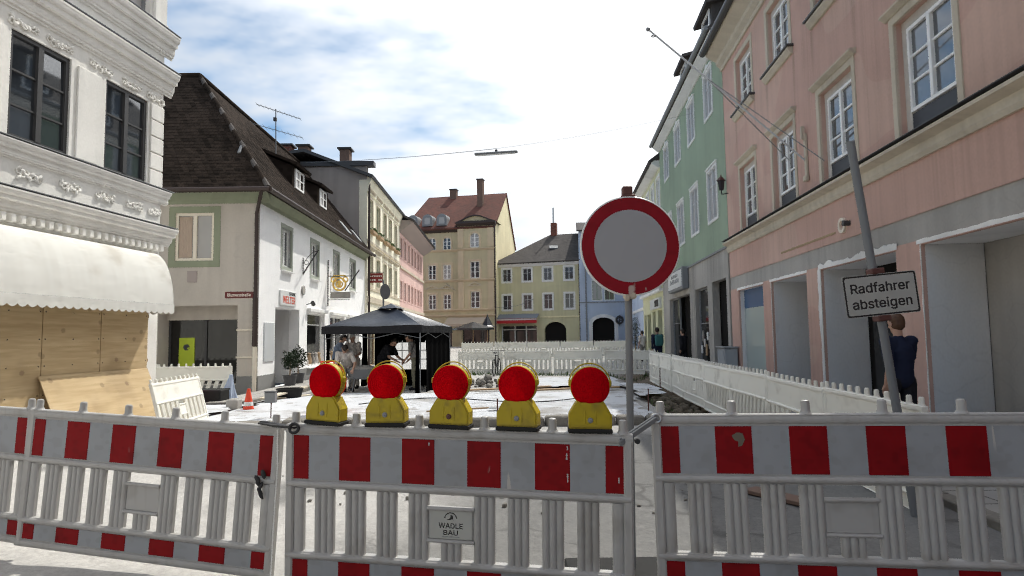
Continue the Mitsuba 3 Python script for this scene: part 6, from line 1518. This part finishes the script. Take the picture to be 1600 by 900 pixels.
# bicycle leaning at the far barriers
k = thing('bicycle', 'dark bicycle standing head-on before the barriers across the street', 'bicycle')
bx, by, bz = -0.66, 25.6, G0
W = tra(bx, by, bz) @ rot([0, 0, 1], 80)
for xx in (-0.5, 0.5):
    wl = part(k, 'wheel', moved(trimesh.creation.torus(0.32, 0.018, major_sections=36, minor_sections=8), W @ tra(xx, 0, 0.34) @ rot([1, 0, 0], 90)), 'rubber', smooth=True)
    part(wl, 'spokes', moved(cat([rod((0.01 * math.cos(t), 0.02, 0.01 * math.sin(t)), (0.31 * math.cos(t), 0, 0.31 * math.sin(t)), 0.002, 4) for t in np.linspace(0, 6.28, 19)]), W @ tra(xx, 0, 0.34)), 'steel')
part(k, 'frame', moved(pipe([(-0.5, 0, 0.34), (-0.12, 0, 0.30), (0.38, 0, 0.78), (-0.2, 0, 0.82), (-0.12, 0, 0.30)], 0.018).apply_transform(np.eye(4)), W), 'dark_metal'); part(k, 'fork', moved(pipe([(0.5, 0, 0.34), (0.38, 0, 0.78), (0.35, 0, 0.95)], 0.016), W), 'dark_metal')
part(k, 'handlebar', moved(pipe([(0.25, -0.28, 1.0), (0.36, -0.15, 0.98), (0.36, 0.15, 0.98), (0.25, 0.28, 1.0)], 0.013), W), 'strap_black'); part(k, 'saddle', moved(trimesh.creation.icosphere(2, 1).apply_transform(np.diag([0.14, 0.08, 0.035, 1])), W @ tra(-0.22, 0, 0.92)), 'strap_black'); part(k, 'seat_stays', moved(pipe([(-0.5, 0, 0.34), (-0.2, 0, 0.82)], 0.012), W), 'dark_metal')

# ------------------------------------------------------------------ small things on the left house
def bush(k, c, R, n, m, seed):
    rg = np.random.default_rng(seed); V, F = [], []
    for q in range(n):
        d_ = rg.normal(size=3); d_ /= np.linalg.norm(d_); p = np.array(c) + d_ * np.array(R) * rg.random() ** 0.33 * (0.75 + 0.5 * meshkit.noise(d_[None] * 2.3, seed)[0])
        a = rg.normal(size=3); a /= np.linalg.norm(a); b = np.cross(a, rg.normal(size=3)); b /= np.linalg.norm(b); L = rg.uniform(0.05, 0.1); i = len(V)
        V += [p, p + a * L * 0.5 + b * L * 0.25, p + a * L, p + a * L * 0.5 - b * L * 0.25]; F += [[i, i + 1, i + 2], [i, i + 2, i + 3]]
    return part(k, 'foliage', trimesh.Trimesh(np.array(V), F, process=False), m, kind='stuff')
for o_, R_, lb, sd in ((FL.pt(1.75, 0.35, 0), (0.24, 0.24, 0.30), 'dark leafy bush in a grey pot before the side entrance', 3), (FL.pt(2.7, 0.3, 0), (0.28, 0.26, 0.36), 'taller dark leafy bush in a grey pot at the right of the side entrance', 5)):
    k = thing('potted_plant', lb, 'potted plant')
    part(k, 'pot', moved(lathe([[0.001, 0], [0.15, 0], [0.2, 0.36], [0.215, 0.36], [0.215, 0.4], [0.18, 0.4], [0.17, 0.36], [0.001, 0.36]], 20), tra(o_[0], o_[1], -0.02)), 'pot_grey', smooth=40)
    part(k, 'stem', rod((o_[0], o_[1], 0.3), (o_[0], o_[1], 0.8), 0.02, 7), 'wood'); bush(k, (o_[0], o_[1], 0.42 + R_[2] + 0.1), R_, 700, 'leaf_dark', sd)
k = thing('potted_plant', 'small dark shrub in a pot on the pavement beyond the round sign', 'potted plant')
o_ = FR.pt(36.5, 1.0, 0); part(k, 'pot', moved(lathe([[0.001, 0], [0.2, 0], [0.26, 0.5], [0.24, 0.5], [0.001, 0.45]], 18), tra(o_[0], o_[1], 0.0)), 'pot_grey'); part(k, 'stem', rod((o_[0], o_[1], 0.4), (o_[0], o_[1], 1.4), 0.025, 7), 'wood'); bush(k, (o_[0], o_[1], 1.6), (0.32, 0.32, 1.0), 900, 'leaf_dark', 9)

k = thing('sign_bracket', 'black wrought iron bracket with slanting bar on the white side wall', 'bracket')
sp = [FL.pt(3.9, 0.04, 4.15)] + [FL.pt(4.0, 0.04 + 0.5 * t, 4.15 + 0.42 * t + 0.12 * math.sin(3 * t)) for t in np.linspace(0, 1, 8)]
part(k, 'bar', beam(FL.pt(4.0, 0.03, 3.78), FL.pt(4.0, 0.56, 4.62), 0.03, 0.04), 'black_iron'); part(k, 'upright', rod(FL.pt(4.0, 0.03, 3.74), FL.pt(4.0, 0.03, 4.35), 0.018), 'black_iron'); part(k, 'scroll', pipe(sp, 0.012, 6), 'black_iron')
part(k, 'curl', FL.put(moved(trimesh.creation.torus(0.07, 0.012, major_sections=18, minor_sections=6), tra(4.0, 0.14, 4.18) @ rot([0, 1, 0], 90))), 'black_iron')
k = thing('guild_sign', 'gilded wreath guild sign with grey board hanging from a wrought iron arm', 'hanging sign')
s0 = 7.25
part(k, 'upright', cat([rod(FL.pt(s0, 0.03, 2.8), FL.pt(s0, 0.03, 4.65), 0.022), rod(FL.pt(s0, 0.14, 3.1), FL.pt(s0, 0.14, 4.2), 0.014)]), 'black_iron')
part(k, 'arm', cat([rod(FL.pt(s0, 0.03, 4.0), FL.pt(s0, 1.0, 4.0), 0.018), beam(FL.pt(s0, 0.7, 3.4), FL.pt(s0, 1.28, 4.25), 0.03, 0.04), rod(FL.pt(s0, 0.03, 3.05), FL.pt(s0, 0.9, 3.05), 0.012)]), 'black_iron')
R90 = lambda s_, o, z: tra(s_, o, z) @ rot([0, 1, 0], 90)
part(k, 'wreath', FL.put(cat([moved(trimesh.creation.torus(0.25, 0.04, major_sections=28, minor_sections=8), R90(s0, 0.48, 3.68)), moved(trimesh.creation.torus(0.12, 0.03, major_sections=20, minor_sections=8), R90(s0, 0.48, 3.68)), moved(trimesh.creation.torus(0.10, 0.025), R90(s0, 0.25, 3.86)), moved(trimesh.creation.torus(0.10, 0.025), R90(s0, 0.72, 3.86))])), 'gold', smooth=True)
part(k, 'crest', FL.put(cat([bbox(s0, 0.48, 3.68, 0.03, 0.12, 0.3, 0.01), bbox(s0, 0.48, 4.02, 0.03, 0.5, 0.06, 0.01)])), 'gold')
part(k, 'board', FL.box(s0 - 0.02, s0 + 0.02, 0.15, 0.92, 3.1, 3.36, 0.01), 'grey_render')
k = thing('emblem_disc', 'round grey relief disc on the white side wall above the shop window', 'emblem'); part(k, 'disc', FL.put(moved(lathe([[0.001, 0], [0.17, 0], [0.17, 0.03], [0.14, 0.045], [0.001, 0.05]], 28), mat4([1, 0, 0], [0, 0, -1], [0, 1, 0], [4.05, 0.002, 3.2]))), 'grey_render'); part(k, 'rim', FL.put(moved(trimesh.creation.torus(0.16, 0.012, major_sections=28, minor_sections=6), tra(4.05, 0.04, 3.2) @ rot([1, 0, 0], 90))), 'zinc')
k = thing('wall_lamp', 'small dark spotlight on the white side wall below the relief disc', 'lamp'); part(k, 'arm', rod(FL.pt(4.5, 0, 2.72), FL.pt(4.5, 0.2, 2.78), 0.015), 'dark_metal'); part(k, 'head', moved(trimesh.creation.cylinder(0.07, 0.14), tra(*FL.pt(4.5, 0.24, 2.76)) @ rot([1, 0, 0], 60)), 'dark_metal')
k = thing('hanging_sign', 'dark red projecting shop sign with pale lettering on the cream house', 'hanging sign')
part(k, 'board', F2.box(0.32, 0.40, 0.05, 0.75, 4.35, 4.85, 0.01), 'dark_red'); part(k, 'arm', rod(F2.pt(0.36, 0, 4.9), F2.pt(0.36, 0.8, 4.9), 0.02), 'black_iron')
part(k, 'lettering', cat([F2.box(0.312, 0.318, 0.1 + 0.11 * i, 0.17 + 0.11 * i, z, z + h) for z, h in ((4.66, 0.07), (4.45, 0.09)) for i in range(6) if (i, z) != (3, 4.45)]), 'pale_letters')
k = thing('traffic_sign', 'round grey sign seen from behind on a pole rising over the tent', 'traffic sign')
c = np.array([-5.05, 25.0, 3.3]); R = rot([0, 0, 1], 62)
part(k, 'disc', moved(lathe([[0.001, 0], [0.3, 0], [0.3, 0.02], [0.29, 0.02], [0.285, 0.006], [0.001, 0.006]], 36, axis=1), tra(*(c + [0.1, -0.04, 0])) @ R), 'pot_grey'); part(k, 'pole', rod((-5.05, 25.05, -0.1), (-5.05, 25.05, 3.75), 0.035, 12), 'galvanised'); part(k, 'clamp', bbox(-5.05, 25.02, 3.3, 0.12, 0.12, 0.05, 0.01), 'zinc')

# ------------------------------------------------------------------ right wall: lantern, flag pole, cabinet
k = thing('wall_lantern', 'dark lantern on the corner between the green and the pink house', 'lantern')
q = FR.pt(19.3, 0.2, 5.85)
part(k, 'cage', moved(lathe([[0.001, 0], [0.07, 0], [0.11, 0.28], [0.125, 0.29], [0.001, 0.29]], 6), tra(*q)), 'black_iron'); part(k, 'roof', moved(lathe([[0.001, 0.29], [0.15, 0.29], [0.05, 0.40], [0.02, 0.42], [0.015, 0.48], [0.001, 0.49]], 6), tra(*q)), 'rust_clamp'); part(k, 'bracket', pipe([FR.pt(19.3, 0, 5.75), FR.pt(19.3, 0.2, 5.72), FR.pt(19.3, 0.2, 5.86)], 0.015), 'black_iron')
k = thing('flagpole', 'long slanting white flagpole stayed by two wires on the pink house', 'flagpole')
fb, ft = FR.pt(13.05, 0.06, 5.05), np.array([2.98, 13.2, 7.98])
part(k, 'pole', rod(fb, ft, 0.021, 12, 0.019), 'blind', smooth=40); part(k, 'finial', moved(trimesh.creation.icosphere(2, 0.045), tra(*ft)), 'zinc'); part(k, 'pulley', moved(trimesh.creation.torus(0.04, 0.012), tra(*(lerp(ft, fb, 0.035) + [0, 0, -0.05]))), 'zinc')
for s_, z in ((14.0, 5.30), (12.15, 4.78)):
    part(k, 'stay', rod(lerp(ft, fb, 0.38), FR.pt(s_, 0.03, z), 0.010, 6), 'zinc')
part(k, 'wall_plate', cat([FR.put(bbox(13.05, 0.03, 5.1, 0.10, 0.05, 1.0, 0.01)), FR.put(moved(bbox(0, 0.06, 0, 0.07, 0.07, 0.28, 0.01), tra(13.05, 0.02, 5.62))), FR.put(bbox(13.05, 0.05, 4.66, 0.16, 0.08, 0.12, 0.02))]), 'trim_stone')
k = thing('utility_cabinet', 'pale grey utility cabinet standing against the pier between green and pink house', 'cabinet')
part(k, 'box', FR.box(18.75, 19.65, 0.05, 0.42, 0.0, 1.05, 0.015), 'concrete_box'); part(k, 'lid', FR.box(18.70, 19.70, 0.03, 0.46, 1.05, 1.10, 0.012), 'zinc'); part(k, 'door', FR.box(18.85, 19.55, 0.42, 0.432, 0.1, 0.98, 0.004), 'concrete_box')

# ------------------------------------------------------------------ overhead lamp, wires, aerial
k = thing('street_lamp', 'long tube street lamp hanging on a cable above the square', 'street lamp')
l0, l1 = np.array([-1.42, 25.05, 8.74]), np.array([0.30, 24.95, 8.80])
hs = beam(l0, l1, 0.24, 0.075, 0.03); part(k, 'housing', hs, 'galvanised'); part(k, 'tube', beam(l0 + [0.1, 0, -0.05], l1 + [-0.1, 0, -0.05], 0.14, 0.035, 0.012), 'sign_white'); part(k, 'hanger', cat([bbox(-0.55, 25, 8.86, 0.1, 0.05, 0.1, 0.01), rod((-0.55, 25, 8.8), (-0.55, 25, 8.95), 0.015)]), 'dark_metal')
def wire(a, b, sag, r, label, n=24):
    pts = [lerp(a, b, t) - np.array([0, 0, sag * 4 * t * (1 - t)]) for t in np.linspace(0, 1, n)]
    return solo('overhead_wire', cat([rod(p, q_, r, 5) for p, q_ in zip(pts, pts[1:])]), 'zinc', label, 'wire')
wire((-11.9, 33.6, 10.9), (-0.55, 25, 8.95), 0.12, 0.012, 'thin cable from the cream house to the hanging lamp')
wire((-0.55, 25, 8.95), FR.pt(24, 0, 9.9), 0.1, 0.006, 'thin cable from the hanging lamp to the green house')
wire(FO.pt(5.2, 0.1, 7.0), FY.pt(3.95, 0.1, 5.2), 1.6, 0.02, 'dark cable slung across the ochre and yellow facades')
k = thing('tv_aerial', 'thin roof aerial with long rods above the corner house', 'aerial')
ab = np.array([-8.95, 24.0, 8.3]); at_ = np.array([-8.98, 24.0, 10.32])
part(k, 'mast', rod(ab, at_, 0.022, 8), 'zinc'); part(k, 'boom', cat([rod((-9.72, 24, 10.52), (-8.12, 24.3, 10.02), 0.014, 6), rod((-9.9, 24, 9.78), (-8.0, 24.2, 9.24), 0.012, 6)]), 'zinc')
el = []
for bm0, bm1, n_, L_ in (((-9.72, 24, 10.52), (-8.12, 24.3, 10.02), 10, 0.22), ((-9.9, 24, 9.78), (-8.0, 24.2, 9.24), 9, 0.3)):
    for t in np.linspace(0.02, 0.98, n_):
        p = lerp(bm0, bm1, t); el.append(rod(p + [0.06 * L_, -L_, 0], p - [0.06 * L_, -L_, 0], 0.006, 5))
part(k, 'elements', cat(el), 'zinc', kind='stuff'); part(k, 'tuner_box', bbox(-9.0, 24, 9.92, 0.12, 0.1, 0.14, 0.01), 'dark_metal')

# ------------------------------------------------------------------ far parasols before the ochre house
k = thing('parasol', 'closed dark parasol with pointed top before the ochre house', 'parasol')
c = np.array([-2.35, 60.0, 0.5]); part(k, 'pole', rod(c, c + [0, 0, 2.6], 0.04), 'wood'); part(k, 'canopy', moved(lathe([[0.001, 3.1], [0.12, 2.8], [0.5, 2.05], [0.75, 1.9], [0.7, 1.88], [0.001, 2.3]], 8), tra(*c)), 'tent_black')
k = thing('parasol', 'open dark parasol over the cafe tables before the ochre house', 'parasol')
c = np.array([-3.6, 58.5, 0.5]); part(k, 'pole', rod(c, c + [0, 0, 2.2], 0.04), 'wood'); part(k, 'canopy', moved(lathe([[0.001, 2.35], [1.9, 1.75], [1.9, 1.6], [1.85, 1.6], [1.85, 1.72], [0.001, 2.25]], 8), tra(*c)), 'tent_black')
